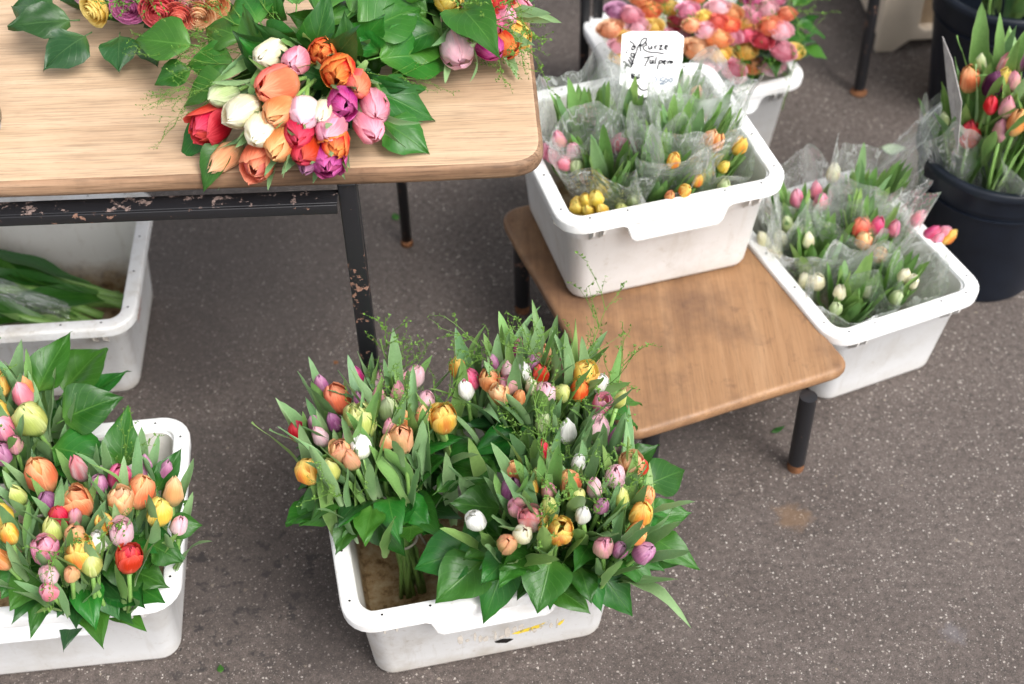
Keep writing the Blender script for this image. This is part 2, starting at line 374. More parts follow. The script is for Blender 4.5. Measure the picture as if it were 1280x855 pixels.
M = dict(
    asphalt=m_asphalt(),
    table=m_wood('oak_top', (.41, .278, .172, 1), (.495, .345, .222, 1), (.575, .42, .285, 1), .6, .22, (.22, .115, .06, 1)),
    table_edge=m_wood('oak_edge_worn', (.13, .07, .04, 1), (.26, .150, .085, 1), (.46, .31, .20, 1), .7, .7, (.06, .035, .022, 1), contrast=1.4),
    stool=m_wood('worn_plywood', (.200, .102, .048, 1), (.285, .155, .076, 1), (.375, .225, .122, 1), .5, .8, (.095, .052, .034, 1), 1, contrast=.5),
    crate=m_plastic('white_plastic', (.80, .80, .80, 1), amt=.42),
    crate_dirty=m_plastic('scuffed_white_plastic', (.79, .785, .78, 1), amt=.8),
    crate_in=m_plastic('stained_crate_inside', (.74, .72, .68, 1), amt=.45, inside=True),
    cream=m_plastic('cream_plastic', (.70, .60, .48, 1), amt=.3),
    black_plastic=m_flat('black_plastic', (.006, .009, .016, 1), .42, .32, .3, 30),
    metal=m_paintmetal('chipped_black_steel', .2),
    metal_worn=m_paintmetal('worn_black_steel', .75, (.10, .065, .055, 1), (.24, .175, .155, 1)),
    metal_ok=m_paintmetal('black_steel', .1),
    rust=m_flat('rusty_foot', (.17, .075, .035, 1), .85, .2, .6, 120),
    hole_shade=m_flat('painted_hole_shade', (.015, .013, .012, 1), .8, .1),  # flat black that paints the shade inside holes
    tulip_leaf=m_leaf('tulip_leaf', (.080, .195, .070, 1), (.250, .420, .190, 1), (.40, .54, .29, 1), .40, .45, 'blade'),
    tulip_leaf_pale=m_leaf('tulip_leaf_fresh', (.085, .205, .045, 1), (.235, .41, .12, 1), (.40, .53, .22, 1), .40, .45, 'blade'),
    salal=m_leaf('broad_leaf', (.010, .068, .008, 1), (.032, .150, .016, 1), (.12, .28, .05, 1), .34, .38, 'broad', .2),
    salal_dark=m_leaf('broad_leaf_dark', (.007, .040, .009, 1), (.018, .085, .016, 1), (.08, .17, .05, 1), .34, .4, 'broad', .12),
    twig=m_flat('green_twig', (.10, .20, .030, 1), .55, .3, .3),
    stem=m_flat('tulip_stem', (.20, .36, .09, 1), .4, .4, .2),
    brown_stem=m_flat('brown_stem', (.07, .04, .022, 1), .7, .2, .4),
    band=m_flat('string', (.60, .56, .46, 1), .7, .2, .3),
    cello=m_cello(),
    card=m_flat('white_card', (.84, .84, .84, 1), .6, .3, .05), card_grey=m_flat('grey_card', (.36, .34, .33, 1), .8, .2, .3),
    ink=m_flat('black_ink', (.012, .012, .015, 1), .7, .2, 0), ink_veiled=m_flat('film_veiled_ink', (.20, .24, .30, 1), .7, .2, 0),  # price digits: veil of the film painted into the ink as grey
    red_ink=m_flat('red_stamp', (.55, .16, .13, 1), .7, .2, .5), yellow=m_flat('yellow_paint', (.75, .55, .05, 1), .6, .3, .3),
    grey_mark=m_flat('sticker_residue', (.54, .49, .43, 1), .9, .1, .3, 140),
    anther=m_flat('anther', (.30, .22, .06, 1), .8, .2, .2), pistil=m_flat('pistil', (.55, .50, .16, 1), .6, .3, .2),
    deadleaf=m_flat('pale_fallen_leaf', (.32, .40, .28, 1), .6, .3, .25),
)
PAL = dict(orange=('#e9c77a', '#ee8444', '#f6ae62'), coral=('#f0a070', '#ea5a40', '#f27c56'), peach=('#d8cc88', '#efa567', '#f3c288'),
    yellow=('#cdd06a', '#f3cc3e', '#f6da5e'), yelor=('#e8d060', '#f5bb36', '#f3cf55', '#e8692e'), yg=('#90ac4e', '#c3cc60', '#dcdf80'),
    green=('#8fae66', '#b2c682', '#d2dcaa'), white=('#d3e0b6', '#f4f2ec', '#fcfaf8'), cream=('#dadf9c', '#f4edc4', '#f9f4dc'),
    pinkw=('#dfe2c2', '#f5d3da', '#efa6ba'), pink=('#f2cfd2', '#ec7c9c', '#f3a3ba'), hot=('#f0a3b8', '#de3a74', '#e85a8a'),
    magenta=('#d58ab0', '#bf2f80', '#cf4e97'), mauve=('#cdb0b4', '#b56496', '#c985ae'), purple=('#a8708f', '#8a3d71', '#a25a8a'),
    dark=('#5a2a44', '#4a1535', '#5e2348'), red=('#e8705a', '#d21e24', '#e2363a'), redw=('#f0dcd4', '#f2cfcf', '#e8606a', '#cf2430'),
    pinkg=('#a6bd76', '#d7a096', '#e07c9c'), peachg=('#aebc68', '#dcab72', '#ea9460'), redo=('#f0a040', '#e2432a', '#f08a34'))
PM = {k: m_petal(k, *[pale_hex(q, .0 if k in ('red', 'dark', 'redo', 'magenta') else .12) for q in v]) for k, v in PAL.items()}
PR = {k: m_petal('rose_' + k, *[pale_hex(q, .22) for q in v[:3]], k=1.0) for k, v in PAL.items()}

# ------------------------------------------------------------------ the ground
g = obj('ground', mesh('ground', [(-60, -60, 0), (60, -60, 0), (60, 60, 0), (-60, 60, 0)], [(0, 1, 2, 3)]), M['asphalt']); g['kind'] = 'structure'

# ------------------------------------------------------------------ crates
RIB = None
def make_crate(label, x, y, z, yaw, W, D, H=.209, tx=.0715, ty=.0954, mat_='crate', handle=True, group='white plastic flower crates'):
    global RIB
    root = thing('plastic_crate', label, 'crate', (x, y, z), yaw, group)
    wb, db = W - tx, D - ty; wt, dt = W - .046, D - .046
    def sec(wx, dy, r, zz): return [(p[0], p[1], zz) for p in rounded(wx, dy, r)]
    o_ = [sec(wb - .02, db - .02, .022, 0), sec(wb - .006, db - .006, .028, .003), sec(wb, db, .03, .010), sec(wb + (wt - wb) * .76, db + (dt - db) * .76, .028, H - .056), sec(wb + (wt - wb) * .76 + .005, db + (dt - db) * .76 + .005, .030, H - .054), sec(wt, dt, .030, H - .02), sec(wt, dt, .030, H - .007),
          sec(wt - .006, dt - .006, .028, H - .007), sec(wt - .010, dt - .010, .028, H - .04), sec(wb - .004, db - .004, .028, .02), sec(wb - .016, db - .016, .022, .010), sec(wb - .05, db - .05, .01, .008)]
    V, F = loft(o_); n = len(o_[0]); mi = [0 if i < 7 * n else 1 for i in range(11 * n)] + [0, 1]
    obj('body', smooth_by_angle(mesh('crate_body', V, F, mi=mi), 50), [M[mat_], M['crate_in']], root)
    # rolled rim
    prof = [(.0255, -.014), (.0255, -.003), (.0240, -.0008), (.022, 0), (.0045, 0), (.002, -.0008), (.0004, -.003), (0, -.006), (.0012, -.020), (.0040, -.0205), (.0060, -.008), (.020, -.007)]
    rs = [sec(W - 2 * i, D - 2 * i, max(.047 - i, .01), H + zz) for i, zz in prof]
    # sagging, slightly knocked about
    rs = [[(px_ + .0012 * noise.noise((px_ * 9, py_ * 9, x * 5)), py_, pz_ + .0016 * noise.noise((px_ * 7 + 3, py_ * 7, y * 5))) for px_, py_, pz_ in s_] for s_ in rs]
    V, F = loft(rs, closed=True)
    rim = obj('rim', smooth_by_angle(mesh('crate_rim', V, F), 55), M[mat_], root)
    # dark discs on the rim, painting the shade inside small holes
    V, F = [], []
    spots = [(sx * (W / 2 - .014), ty_ * D / 2) for sx in (-1, 1) for ty_ in (-.74, -.25, .25, .74)] + [(tx_ * W / 2, sy * (D / 2 - .014)) for sy in (-1, 1) for tx_ in (-.74, -.42, .42, .74)]
    for hx, hy in spots:
        b = len(V); V += [(hx + .0019 * math.cos(a * math.pi / 4), hy + .0019 * math.sin(a * math.pi / 4), H + .0014) for a in range(8)]; F.append(tuple(b + i for i in range(8)))
    obj('rim_shade_discs', mesh('rim_shade_discs', V, F), M['hole_shade'], rim)
    # gussets under the rim
    if RIB is None:
        V = [(-.0015, 0, 0), (-.0015, -.019, 0), (-.0015, -.017, -.010), (-.0015, .004, -.034), (.0015, 0, 0), (.0015, -.019, 0), (.0015, -.017, -.010), (.0015, .004, -.034)]
        RIB = mesh('rib', V, [(0, 1, 2, 3), (7, 6, 5, 4), (0, 4, 5, 1), (1, 5, 6, 2), (2, 6, 7, 3), (3, 7, 4, 0)], smooth=False)
    for sx in (-1, 1):
        for off in (.055, .072):
            for a, px_, py_ in ((0, sx * (W / 2 - off), -(D / 2 - .021)), (180, sx * (W / 2 - off), D / 2 - .021), (90, W / 2 - .021, sx * (D / 2 - off)), (-90, -(W / 2 - .021), sx * (D / 2 - off))):
                obj('rib', RIB, M[mat_], root, Matrix.Translation((px_, py_, H - .021)) @ Matrix.Rotation(R(a), 4, 'Z'))
    if handle:
        for a in (0, 180):
            hw = W * .19
            out = [(-hw - .022, -.019), (-hw - .013, -.023), (-hw - .004, -.050), (-hw + .004, -.058), (hw - .004, -.058), (hw + .004, -.050), (hw + .013, -.023), (hw + .022, -.019)]
            yo = -(D / 2 - .0015)
            secs = [[(p[0], yo + .024, H + p[1]) for p in out], [(p[0], yo, H + p[1]) for p in out], [(p[0] * .96, yo - .0012, H - .019 + (p[1] + .019) * .86) for p in out], [(p[0] * .93, yo + .0022, H - .019 + (p[1] + .019) * .80) for p in out]]
            V, F = loft(secs)
            hd = obj('handle', bevel(mesh('crate_handle', V, F), .0015, 2, 30), M[mat_], root, Matrix.Rotation(R(a), 4, 'Z'))
    root['dims'] = (W, D, H, wb, db, wt, dt); return root
def wall_front(root, x, z, off=.0004):
    W, D, H, wb, db, wt, dt = root['dims']; t = .76 * (z - .010) / (H - .066)
    return Vector((x, -(db / 2 + (dt - db) / 2 * t) - off, z))
def wall_right(root, y, z, off=.0015):
    W, D, H, wb, db, wt, dt = root['dims']; t = .76 * (z - .010) / (H - .066)
    return Vector((wb / 2 + (wt - wb) / 2 * t + off, y, z))
crA = make_crate('scuffed white crate with yellow paint smear and dark chip, holding three tulip bouquets', -.0675, 1.340, 0, .1924, .4214, .36, mat_='crate_dirty')
crB = make_crate('white crate standing on the low wooden stool', .2223, 1.9436, .2035, .2667, .392, .3706)
crC = make_crate('white crate on the ground right of the low stool', .5934, 1.883, 0, .3825, .3092, .3803, handle=False)
crD = make_crate('white crate with broad leaf tulip bouquets at lower left edge', -.6992, 1.3354, 0, .0892, .42, .358)
crE = make_crate('white crate with red stamp under the wooden table', -.8505, 1.9055, 0, .055, .42, .3697, mat_='crate_dirty', handle=False)
crR = make_crate('white crate full of roses behind the price sign', .382, 2.515, 0, .27, .37, .36)

def decal(root, name, pts, fn, m, seed=0, jit=.0):
    rnd = random.Random(seed); V = [fn(root, a + rnd.uniform(-jit, jit), b + rnd.uniform(-jit, jit)) for a, b in pts]
    c = sum(V, Vector()) / len(V); V.append(c); n = len(pts)
    return obj(name, mesh(name, V, [(i, (i + 1) % n, n) for i in range(n)]), m, root)
decal(crA, 'paint_smear', [(.030, .062), (.044, .070), (.060, .073), (.082, .079), (.072, .071), (.078, .068), (.058, .062), (.046, .060), (.040, .057)], wall_front, M['yellow'], 1, .001)
decal(crA, 'paint_smear', [(.098, .064), (.104, .073), (.109, .078), (.107, .068), (.103, .060)], wall_front, M['yellow'], 2, .001)
decal(crA, 'chip_shade_decal', [(.004, .048), (.016, .052), (.026, .050), (.034, .044), (.028, .040), (.021, .036), (.012, .040), (.006, .043)], wall_front, M['hole_shade'], 3, .0008)  # flat black decal painting the shade inside a chipped hole
rr = random.Random(5)
for i in range(15):
    a = -.05 + i * .0105 + rr.uniform(-.003, .003); b = .052 + rr.uniform(0, .012); h_ = rr.uniform(.010, .034); w_ = rr.uniform(.0015, .0055)
    decal(crA, 'sticker_residue', [(a, b), (a + w_, b + .002), (a + w_ + .001, b + h_ * .6), (a + w_ * .6, b + h_), (a - w_ * .4, b + h_ * .8), (a - w_ * .5, b + h_ * .3)], wall_front, M['grey_mark'], i, .0005)
# red round stamp on the crate under the table
def ribbon(points, wd, fn):
    """flat stroke on a surface; points are 2D, fn maps to 3D"""
    P = [fn(*p) for p in points]; V, F = [], []
    for i, p in enumerate(points):
        a = points[max(i - 1, 0)]; b = points[min(i + 1, len(points) - 1)]
        dx, dy = b[0] - a[0], b[1] - a[1]; L = math.hypot(dx, dy) or 1
        nx, ny = -dy / L * wd / 2, dx / L * wd / 2
        V += [fn(p[0] + nx, p[1] + ny), fn(p[0] - nx, p[1] - ny)]
    F = [(2 * i, 2 * i + 1, 2 * i + 3, 2 * i + 2) for i in range(len(points) - 1)]
    return V, F
def join_vf(lst):
    V, F = [], []
    for v, f in lst:
        b = len(V); V += list(v); F += [tuple(i + b for i in q) for q in f]
    return V, F
fnE = lambda a, b: wall_right(crE, a, b, .0006)
sy0, sz0 = -.02, .135
st = [ribbon([(sy0 + .021 * math.cos(t * math.pi / 10), sz0 + .026 * math.sin(t * math.pi / 10)) for t in range(21)], .0028, fnE),
      ribbon([(sy0 - .010, sz0 - .012), (sy0 - .004, sz0 + .012), (sy0 + .006, sz0 - .010), (sy0 + .011, sz0 + .012)], .003, fnE),
      ribbon([(sy0 - .03, sz0 - .038), (sy0 + .026, sz0 - .036)], .002, fnE), ribbon([(sy0 - .028, sz0 - .046), (sy0 + .01, sz0 - .045)], .002, fnE)]
obj('red_stamp', mesh('red_stamp', *join_vf(st)), M['red_ink'], crE)

# ------------------------------------------------------------------ the table
TZ = .705
tb = thing('wooden_table', 'oak topped table on chipped black steel frame, bouquets lying on it', 'table', (.05, 1.508, 0), R(1.1))
def board(name, poly, z0, z1, m_top, m_edge, parent, rnd=.006, nr=4, wob=.0):
    # poly is a closed CCW outline; rounded edge profile
    def inset(d):
        out = []
        n = len(poly)
        for i in range(n):
            a, b, c = Vector(poly[i - 1]), Vector(poly[i]), Vector(poly[(i + 1) % n])
            e1, e2 = (b - a).normalized(), (c - b).normalized()
            nn = (Vector((-e1.y, e1.x)) + Vector((-e2.y, e2.x))).normalized(); out.append(b + nn * d)
        return out
    secs = []
    prof = [(rnd * 1.2, z0), (rnd * .3, z0 + rnd * .3), (0, z0 + rnd)] + [(rnd * (1 - math.cos(t * math.pi / 2 / nr)), z1 - rnd + rnd * math.sin(t * math.pi / 2 / nr)) for t in range(0, nr + 1)] + [(rnd + .004, z1)]
    for d, z in prof:
        s_ = []
        for p in inset(d):
            k = wob * noise.noise((p.x * 11, p.y * 11, z * 30)); s_.append((p.x + k, p.y + k, z + wob * .5 * noise.noise((p.x * 6, p.y * 6, 4))))
        secs.append(s_)
    V, F = loft(secs); n = len(poly); m_ = len(secs)
    mi = [1] * ((m_ - 3) * n) + [0] * (2 * n) + [1, 0]
    return obj(name, smooth_by_angle(mesh(name, V, F, mi=mi), 60), [m_top, m_edge], parent)
def rpoly(corners, rad, n=7, sub=5):
    out = []; k = len(corners)
    for i in range(k):
        a, b, c = Vector(corners[i - 1]), Vector(corners[i]), Vector(corners[(i + 1) % k]); r = rad[i]
        p, q = b + (a - b).normalized() * r, b + (c - b).normalized() * r
        for t in range(n + 1):
            u = t / n; out.append(p * (1 - u) ** 2 + b * 2 * u * (1 - u) + q * u * u)
        a2 = Vector(corners[(i + 1) % k]); q2 = a2 + (b - a2).normalized() * rad[(i + 1) % k]
        for t in range(1, sub): out.append(q + (q2 - q) * t / sub)
    return [tuple(p) for p in out]
board('table_top', rpoly([(-1.25, 0), (0, 0), (-.012, .80), (-1.25, .80)], [.03, .055, .03, .03], sub=14), TZ - .027, TZ, M['table'], M['table_edge'], tb, .0085, 5, .0022)
def bar(name, m_, parent, *b, bev=.002):
    V, F = box_vf(*b); return obj(name, bevel(mesh(name, V, F), bev), m_, parent)
def angle_leg(name, cx, cy, z0, z1, s_, m_, parent, sx=1, sy=1):
    # L-section steel
    P = [(0, 0), (s_ * sx, 0), (s_ * sx, .004 * sy), (.004 * sx, .004 * sy), (.004 * sx, s_ * sy), (0, s_ * sy)]
    if sx * sy < 0: P = P[::-1]
    V, F = loft([[(cx + p[0], cy + p[1], z) for p in P] for z in (z0, z0 + .2, z0 + .4, z1)]); return obj(name, bevel(mesh(name, V, F), .0012, 1), m_, parent)
lx, ly = -.215 - .05, 1.524 - 1.508
def leg_tube(name, cx, cy, z0, z1, s_, m_, parent):
    V, F = box_vf(cx - s_ / 2, cx + s_ / 2, cy - s_ / 2, cy + s_ / 2, z0, z1); return obj(name, bevel(mesh(name, V, F), .003, 2), m_, parent)
l1 = leg_tube('leg', lx, ly + .008, 0, TZ - .031, .026, M['metal'], tb)
leg_tube('leg', lx - .95, ly + .008, 0, TZ - .031, .026, M['metal'], tb)
bl = at(517, 303) - Vector((.05, 1.508, 0))
for dx in (0, -.98):
    V, F = tube_vf([(bl.x + dx, bl.y, .008), (bl.x + dx, bl.y, TZ - .031)], .010, 10); lg = obj('leg', mesh('leg', V, F), M['metal'], tb)
    V, F = tube_vf([(bl.x + dx, bl.y, 0), (bl.x + dx, bl.y, .012)], [.013, .011], 10); obj('foot', mesh('foot', V, F), M['rust'], lg)
# angle-iron apron: worn flat flange and dark upright face
bar('apron_flange', M['metal_worn'], tb, lx - .94, lx - .0135, ly - .022, ly + .006, TZ - .052, TZ - .048, bev=.001)
bar('apron_face', M['metal'], tb, lx - .94, lx - .0135, ly - .0265, ly - .0225, TZ - .064, TZ - .0485, bev=.001)
bar('apron_rail', M['metal'], tb, bl.x - .97, bl.x - .011, bl.y - .012, bl.y + .012, TZ - .065, TZ - .037)
bar('side_rail', M['metal'], tb, lx - .010, lx + .010, ly + .030, bl.y - .013, TZ - .062, TZ - .036)

# ------------------------------------------------------------------ low stool
sf = Vector((.175, 1.471)); 
st_root = thing('low_stool', 'low worn brown plywood stool with short black tube legs', 'stool', (.175, 1.471, 0))
cor = [(0, 0), (.374, .137), (.155, .650), (-.198, .552)]
board('seat', rpoly(cor, [.035, .035, .04, .05], sub=12), .176, .200, M['stool'], M['stool'], st_root, .009, 5, .002)
for (a, b) in ((.045, .065), (tuple(at(994, 585) - Vector((.175, 1.471, 0)))[:2]), (.13, .59), (tuple(at(653, 388) - Vector((.175, 1.471, 0)))[:2])):
    V, F = tube_vf([(a, b, .018), (a, b, .178)], .0145, 16); lg = obj('leg', smooth_by_angle(mesh('leg', V, F)), M['metal_ok'], st_root)
    V, F = tube_vf([(a, b, 0), (a, b, .004), (a, b, .0175)], [.0135, .0142, .0142], 16); obj('foot', smooth_by_angle(mesh('foot', V, F)), M['rust'], lg)

# ------------------------------------------------------------------ far table legs, cream crate, buckets
fl = at(736, 128); fr = at(1073, 116)
ft = thing('trestle_table', 'black steel table behind the rose crate, only its legs showing', 'table', (fl.x, fl.y, 0))
V, F = box_vf(-.5, 1.05, .06, .75, .715, .74); obj('table_top', bevel(mesh('far_top', V, F), .004), M['table'], ft)
for dx, dy in ((-.012, 0), (.016, .012)):
    V, F = box_vf(dx - .010, dx + .010, dy - .005, dy + .022, 0, .714); obj('leg', bevel(mesh('leg', V, F), .002), M['metal'], ft)
dxr, dyr = fr.x - fl.x, fr.y - fl.y
V, F = tube_vf([(dxr, dyr, .014), (dxr, dyr + .02, .7145)], [.0125, .0125], 14); lg = obj('leg', smooth_by_angle(mesh('leg', V, F)), M['metal'], ft)
V, F = tube_vf([(dxr, dyr, 0), (dxr, dyr, .004), (dxr, dyr, .008), (dxr, dyr, .016)], [.018, .019, .012, .010], 16); obj('foot', smooth_by_angle(mesh('foot', V, F)), M['rust'], lg)
for dx in (-.4, .95):
    V, F = tube_vf([(dx, .7, 0), (dx, .7, .714)], .0125, 12); obj('leg', smooth_by_angle(mesh('leg', V, F)), M['metal'], ft)

cc = at(1094, 66)
cr = thing('cream_crate', 'cream plastic stacking crate with open sides at top right', 'crate', (cc.x, cc.y, 0), R(3))
def prism(name, out, y0, y1, m_, parent, bv=.003):
    V, F = loft([[(p[0], y0, p[1]) for p in out], [(p[0], y1, p[1]) for p in out]])
    return obj(name, bevel(mesh(name, V, F), bv), m_, parent)
prism('side_panel', [(0, 0), (.042, 0), (.075, .028), (.40, .028), (.40, .05), (.105, .052), (.090, .062), (.092, .30), (0, .30)][::-1], 0, .018, M['cream'], cr)
V, F = box_vf(.09, .39, .05, .056, .03, .29); obj('back_panel', mesh('bp', V, F), M['cream'], cr)
V, F = box_vf(.004, .018, .0185, .34, .03, .30); obj('end_panel', bevel(mesh('ep', V, F), .003), M['cream'], cr)
V, F = box_vf(.0185, .40, .0185, .34, .03, .038); obj('floor_panel', mesh('fp', V, F), M['cream'], cr)
V, F = box_vf(.0, .02, .32, .36, 0, .0295); obj('foot', bevel(mesh('ft', V, F), .003), M['cream'], cr)

def make_bucket(label, cx, cy, r0, r1, H):
    root = thing('flower_bucket', label, 'bucket', (cx, cy, 0), 0, 'black flower buckets')
    def ring(r, z, n=48): return [(r * math.cos(2 * math.pi * k / n), r * math.sin(2 * math.pi * k / n), z) for k in range(n)]
    rr_ = lambda z: r0 + (r1 - r0) * z / H
    V, F = loft([ring(r0 - .004, 0), ring(r0, .004), ring(rr_(.12 * H / .3), .12 * H / .3), ring(rr_(H * .80), H * .80), ring(rr_(H * .805) + .004, H * .81), ring(r1, H - .012), ring(r1 - .004, H - .012), ring(rr_(H * .5) - .005, H * .5), ring(r0 - .006, .01)])
    obj('body', smooth_by_angle(mesh('bucket', V, F), 35), M['black_plastic'], root)
    prof = [(r1 - .005, H - .010), (r1 - .005, H - .002), (r1 - .002, H), (r1 + .006, H), (r1 + .009, H - .003), (r1 + .009, H - .014), (r1 + .006, H - .015), (r1 + .005, H - .005)]
    V, F = loft([ring(r, z) for r, z in prof], closed=True); obj('rim', smooth_by_angle(mesh('bucket_rim', V, F), 50), M['black_plastic'], root)
    V, F = loft([ring(rr_(H * .74) + .0005, H * .74), ring(rr_(H * .74) + .004, H * .742), ring(rr_(H * .76) + .004, H * .757), ring(rr_(H * .76) + .0005, H * .76)], False, False); obj('band', smooth_by_angle(mesh('bucket_band', V, F), 30), M['black_plastic'], root)
    return root
BK1 = Vector((.893, 2.065, 0)); BK2 = at(1262, 28, .30) + Vector((.045, .158, -.30))
make_bucket('black plastic bucket of loose tulips with a card at right edge', BK1.x, BK1.y, .112, .147, .29)
make_bucket('black plastic bucket in the top right corner holding leaf bunches', BK2.x, BK2.y, .112, .150, .30)

# glass jar at the left edge of the table
jr = thing('glass_jar', 'clear glass jar on the table at the left edge', 'jar', tuple(at(-48, 165, TZ)))
mg = N('clear_glass'); mg.set((.96, .98, .97), .02, .5); mg.b.inputs['Transmission Weight'].default_value = 1; mg.b.inputs['IOR'].default_value = 1.45
def ring2(r, z, n=40): return [(r * math.cos(2 * math.pi * k / n), r * math.sin(2 * math.pi * k / n), z) for k in range(n)]
V, F = loft([ring2(.044, .001), ring2(.054, .004), ring2(.0585, .018), ring2(.0585, .10), ring2(.057, .13), ring2(.0545, .13), ring2(.0555, .10), ring2(.0555, .02), ring2(.05, .010)])
obj('body', smooth_by_angle(mesh('jar', V, F), 50), mg.m, jr)
V, F = loft([ring2(.048, .0105), ring2(.0548, .021), ring2(.0548, .045)]); 
mw2 = N('jar_water'); mw2.set((.80, .86, .55), .03, .5); mw2.b.inputs['Transmission Weight'].default_value = 1; mw2.b.inputs['IOR'].default_value = 1.33
obj('water', smooth_by_angle(mesh('jar_water', V, F), 50), mw2.m, jr)

# ------------------------------------------------------------------ plant meshes
rg = random.Random(11)
def petal_mesh(name, L, Rm, prof, ang, wprof, edge=.09, ridge=.06, inward=1.0, seed=0, nu=6, nv=8):
    V, F, UV = [], [], []
    for j in range(nv + 1):
        v = j / nv; r = Rm * inward * lerp_tab(prof, v); A = R(ang) * lerp_tab(wprof, v)
        for i in range(nu + 1):
            u = -1 + 2 * i / nu
            th = u * A; rr_ = r * (1 + edge * u * u - ridge * math.exp(-(u * 5) ** 2) * (v > .1)) + .05 * Rm * noise.noise((u * 1.6 + seed * 7, v * 2.5, seed * 3.1))
            z = L * (v ** 1.05) * (1 - .035 * u * u * v) + .055 * L * v * v * noise.noise((u * 2.6 + seed, v * 2, seed * 5.3))
            V.append((rr_ * math.sin(th), -rr_ * math.cos(th), z)); UV.append(((u + 1) / 2, v))
    for j in range(nv):
        for i in range(nu):
            a = j * (nu + 1) + i; F.append((a, a + 1, a + nu + 2, a + nu + 1))
    return mesh(name, V, F, UV)
WP = [(0, .9), (.18, .9), (.45, 1), (.72, .98), (.9, .80), (1, .25)]
WPr = [(0, .9), (.18, .85), (.5, 1), (.8, .95), (.94, .66), (1, .22)]
KINDS = {}
for kind, L, Rm, po, pi_, ang, wp in (
    ('bud', .052, .0140, [(0, .18), (.12, .62), (.38, 1), (.7, .80), (.9, .42), (1, .08)], [(0, .15), (.12, .55), (.4, .9), (.7, .70), (.9, .32), (1, .02)], 74, WP),
    ('egg', .050, .0166, [(0, .2), (.12, .70), (.38, 1), (.7, .88), (.88, .56), (1, .10)], [(0, .15), (.12, .6), (.4, .9), (.7, .78), (.9, .40), (1, .02)], 76, WP),
    ('open', .049, .0182, [(0, .2), (.14, .72), (.4, .98), (.7, 1.0), (.9, .86), (1, .74)], [(0, .15), (.14, .6), (.4, .88), (.7, .88), (.9, .66), (1, .45)], 66, WPr),
    ('wide', .047, .0220, [(0, .2), (.14, .72), (.4, 1.0), (.7, 1.2), (.9, 1.36), (1, 1.50)], [(0, .15), (.14, .6), (.4, .85), (.7, .9), (.9, .85), (1, .80)], 60, WPr),
):
    KINDS[kind] = ([petal_mesh(f'petal_{kind}_outer', L, Rm, po, ang, wp, seed=s + 1) for s in range(3)], [petal_mesh(f'petal_{kind}_inner', L * .98, Rm * .95, pi_, ang, wp, seed=s + 5) for s in range(3)], L, Rm)
def tulip_leaf_mesh(seed, L=1.0, wd=.115, bend=.18, fold=.55, twist=0.0, curl=0.0, nu=4, nv=11):
    V, F, UV = [], [], []
    wpf = [(0, .38), (.15, .62), (.45, 1), (.72, .80), (.9, .40), (1, .02)]
    for j in range(nv + 1):
        v = j / nv; wv = wd * lerp_tab(wpf, v); tw = twist * v * v
        for i in range(nu + 1):
            u = -1 + 2 * i / nu
            x = u * wv; y = fold * abs(u) ** 1.5 * wv * (1 - .55 * v) + .018 * noise.noise((u * 1.3, v * 5, seed * 9.7)) * abs(u)
            x, y = x * math.cos(tw) - y * math.sin(tw), x * math.sin(tw) + y * math.cos(tw)
            y += -bend * v * v - curl * max(0, v - .62) ** 2 * 2.2 + .02 * noise.noise((seed * 3.3, v * 3, 1)); z = v - .16 * bend * v ** 3
            V.append((x * L, y * L, z * L)); UV.append(((u + 1) / 2, v))
    for j in range(nv):
        for i in range(nu):
            a = j * (nu + 1) + i; F.append((a, a + 1, a + nu + 2, a + nu + 1))
    return mesh('tulip_leaf', V, F, UV)
TL = [tulip_leaf_mesh(s, 1, rg.uniform(.066, .098), rg.choice([.0, .03, .06, .1]), rg.uniform(.3, .8), rg.uniform(-.5, .5), 0) for s in range(10)]      # upright blades
TLS = list(TL)
TL += [tulip_leaf_mesh(s, 1, rg.uniform(.060, .092), rg.choice([.08, .16, .26]), rg.uniform(.3, .9), rg.uniform(-1.1, 1.1), rg.choice([0, .3, .7, -.4])) for s in range(10, 18)]   # bent ones
def broad_leaf_mesh(seed, wd=.36, bend=.2, fold=.22, nu=8, nv=12):
    V, F, UV = [], [], []
    wpf = [(0, .10), (.08, .45), (.26, .93), (.40, 1), (.60, .82), (.78, .48), (.90, .17), (1, .0)]
    for j in range(nv + 1):
        v = j / nv; wv = wd * lerp_tab(wpf, v) * (1 + .012 * ((j * 7 + seed) % 3 - 1))
        for i in range(nu + 1):
            u = -1 + 2 * i / nu
            x = u * wv + .05 * bend * math.sin(v * 3 + seed); y = fold * abs(u) * wv - bend * v * v + .11 * noise.noise((u * 1.6 + seed, v * 3.2, seed * 2.7)) * (abs(u) + .15) - .12 * fold * u * u
            V.append((x, y, .14 + v * .86)); UV.append(((u + 1) / 2, v))
    for j in range(nv):
        for i in range(nu):
            a = j * (nu + 1) + i; F.append((a, a + 1, a + nu + 2, a + nu + 1))
    b = len(V); V2, F2 = tube_vf([(0, 0, 0), (0, -.004, .07), (0, 0, .16)], [.012, .011, .009], 4); V += [tuple(p) for p in V2]; F += [tuple(i + b for i in f) for f in F2]; UV += [(.5, 0)] * len(V2)
    return mesh('broad_leaf', V, F, UV)
BL = [broad_leaf_mesh(s, rg.uniform(.30, .40), (.06, .2, .32, .45, .6)[s % 5], rg.uniform(.12, .55)) for s in range(10)]
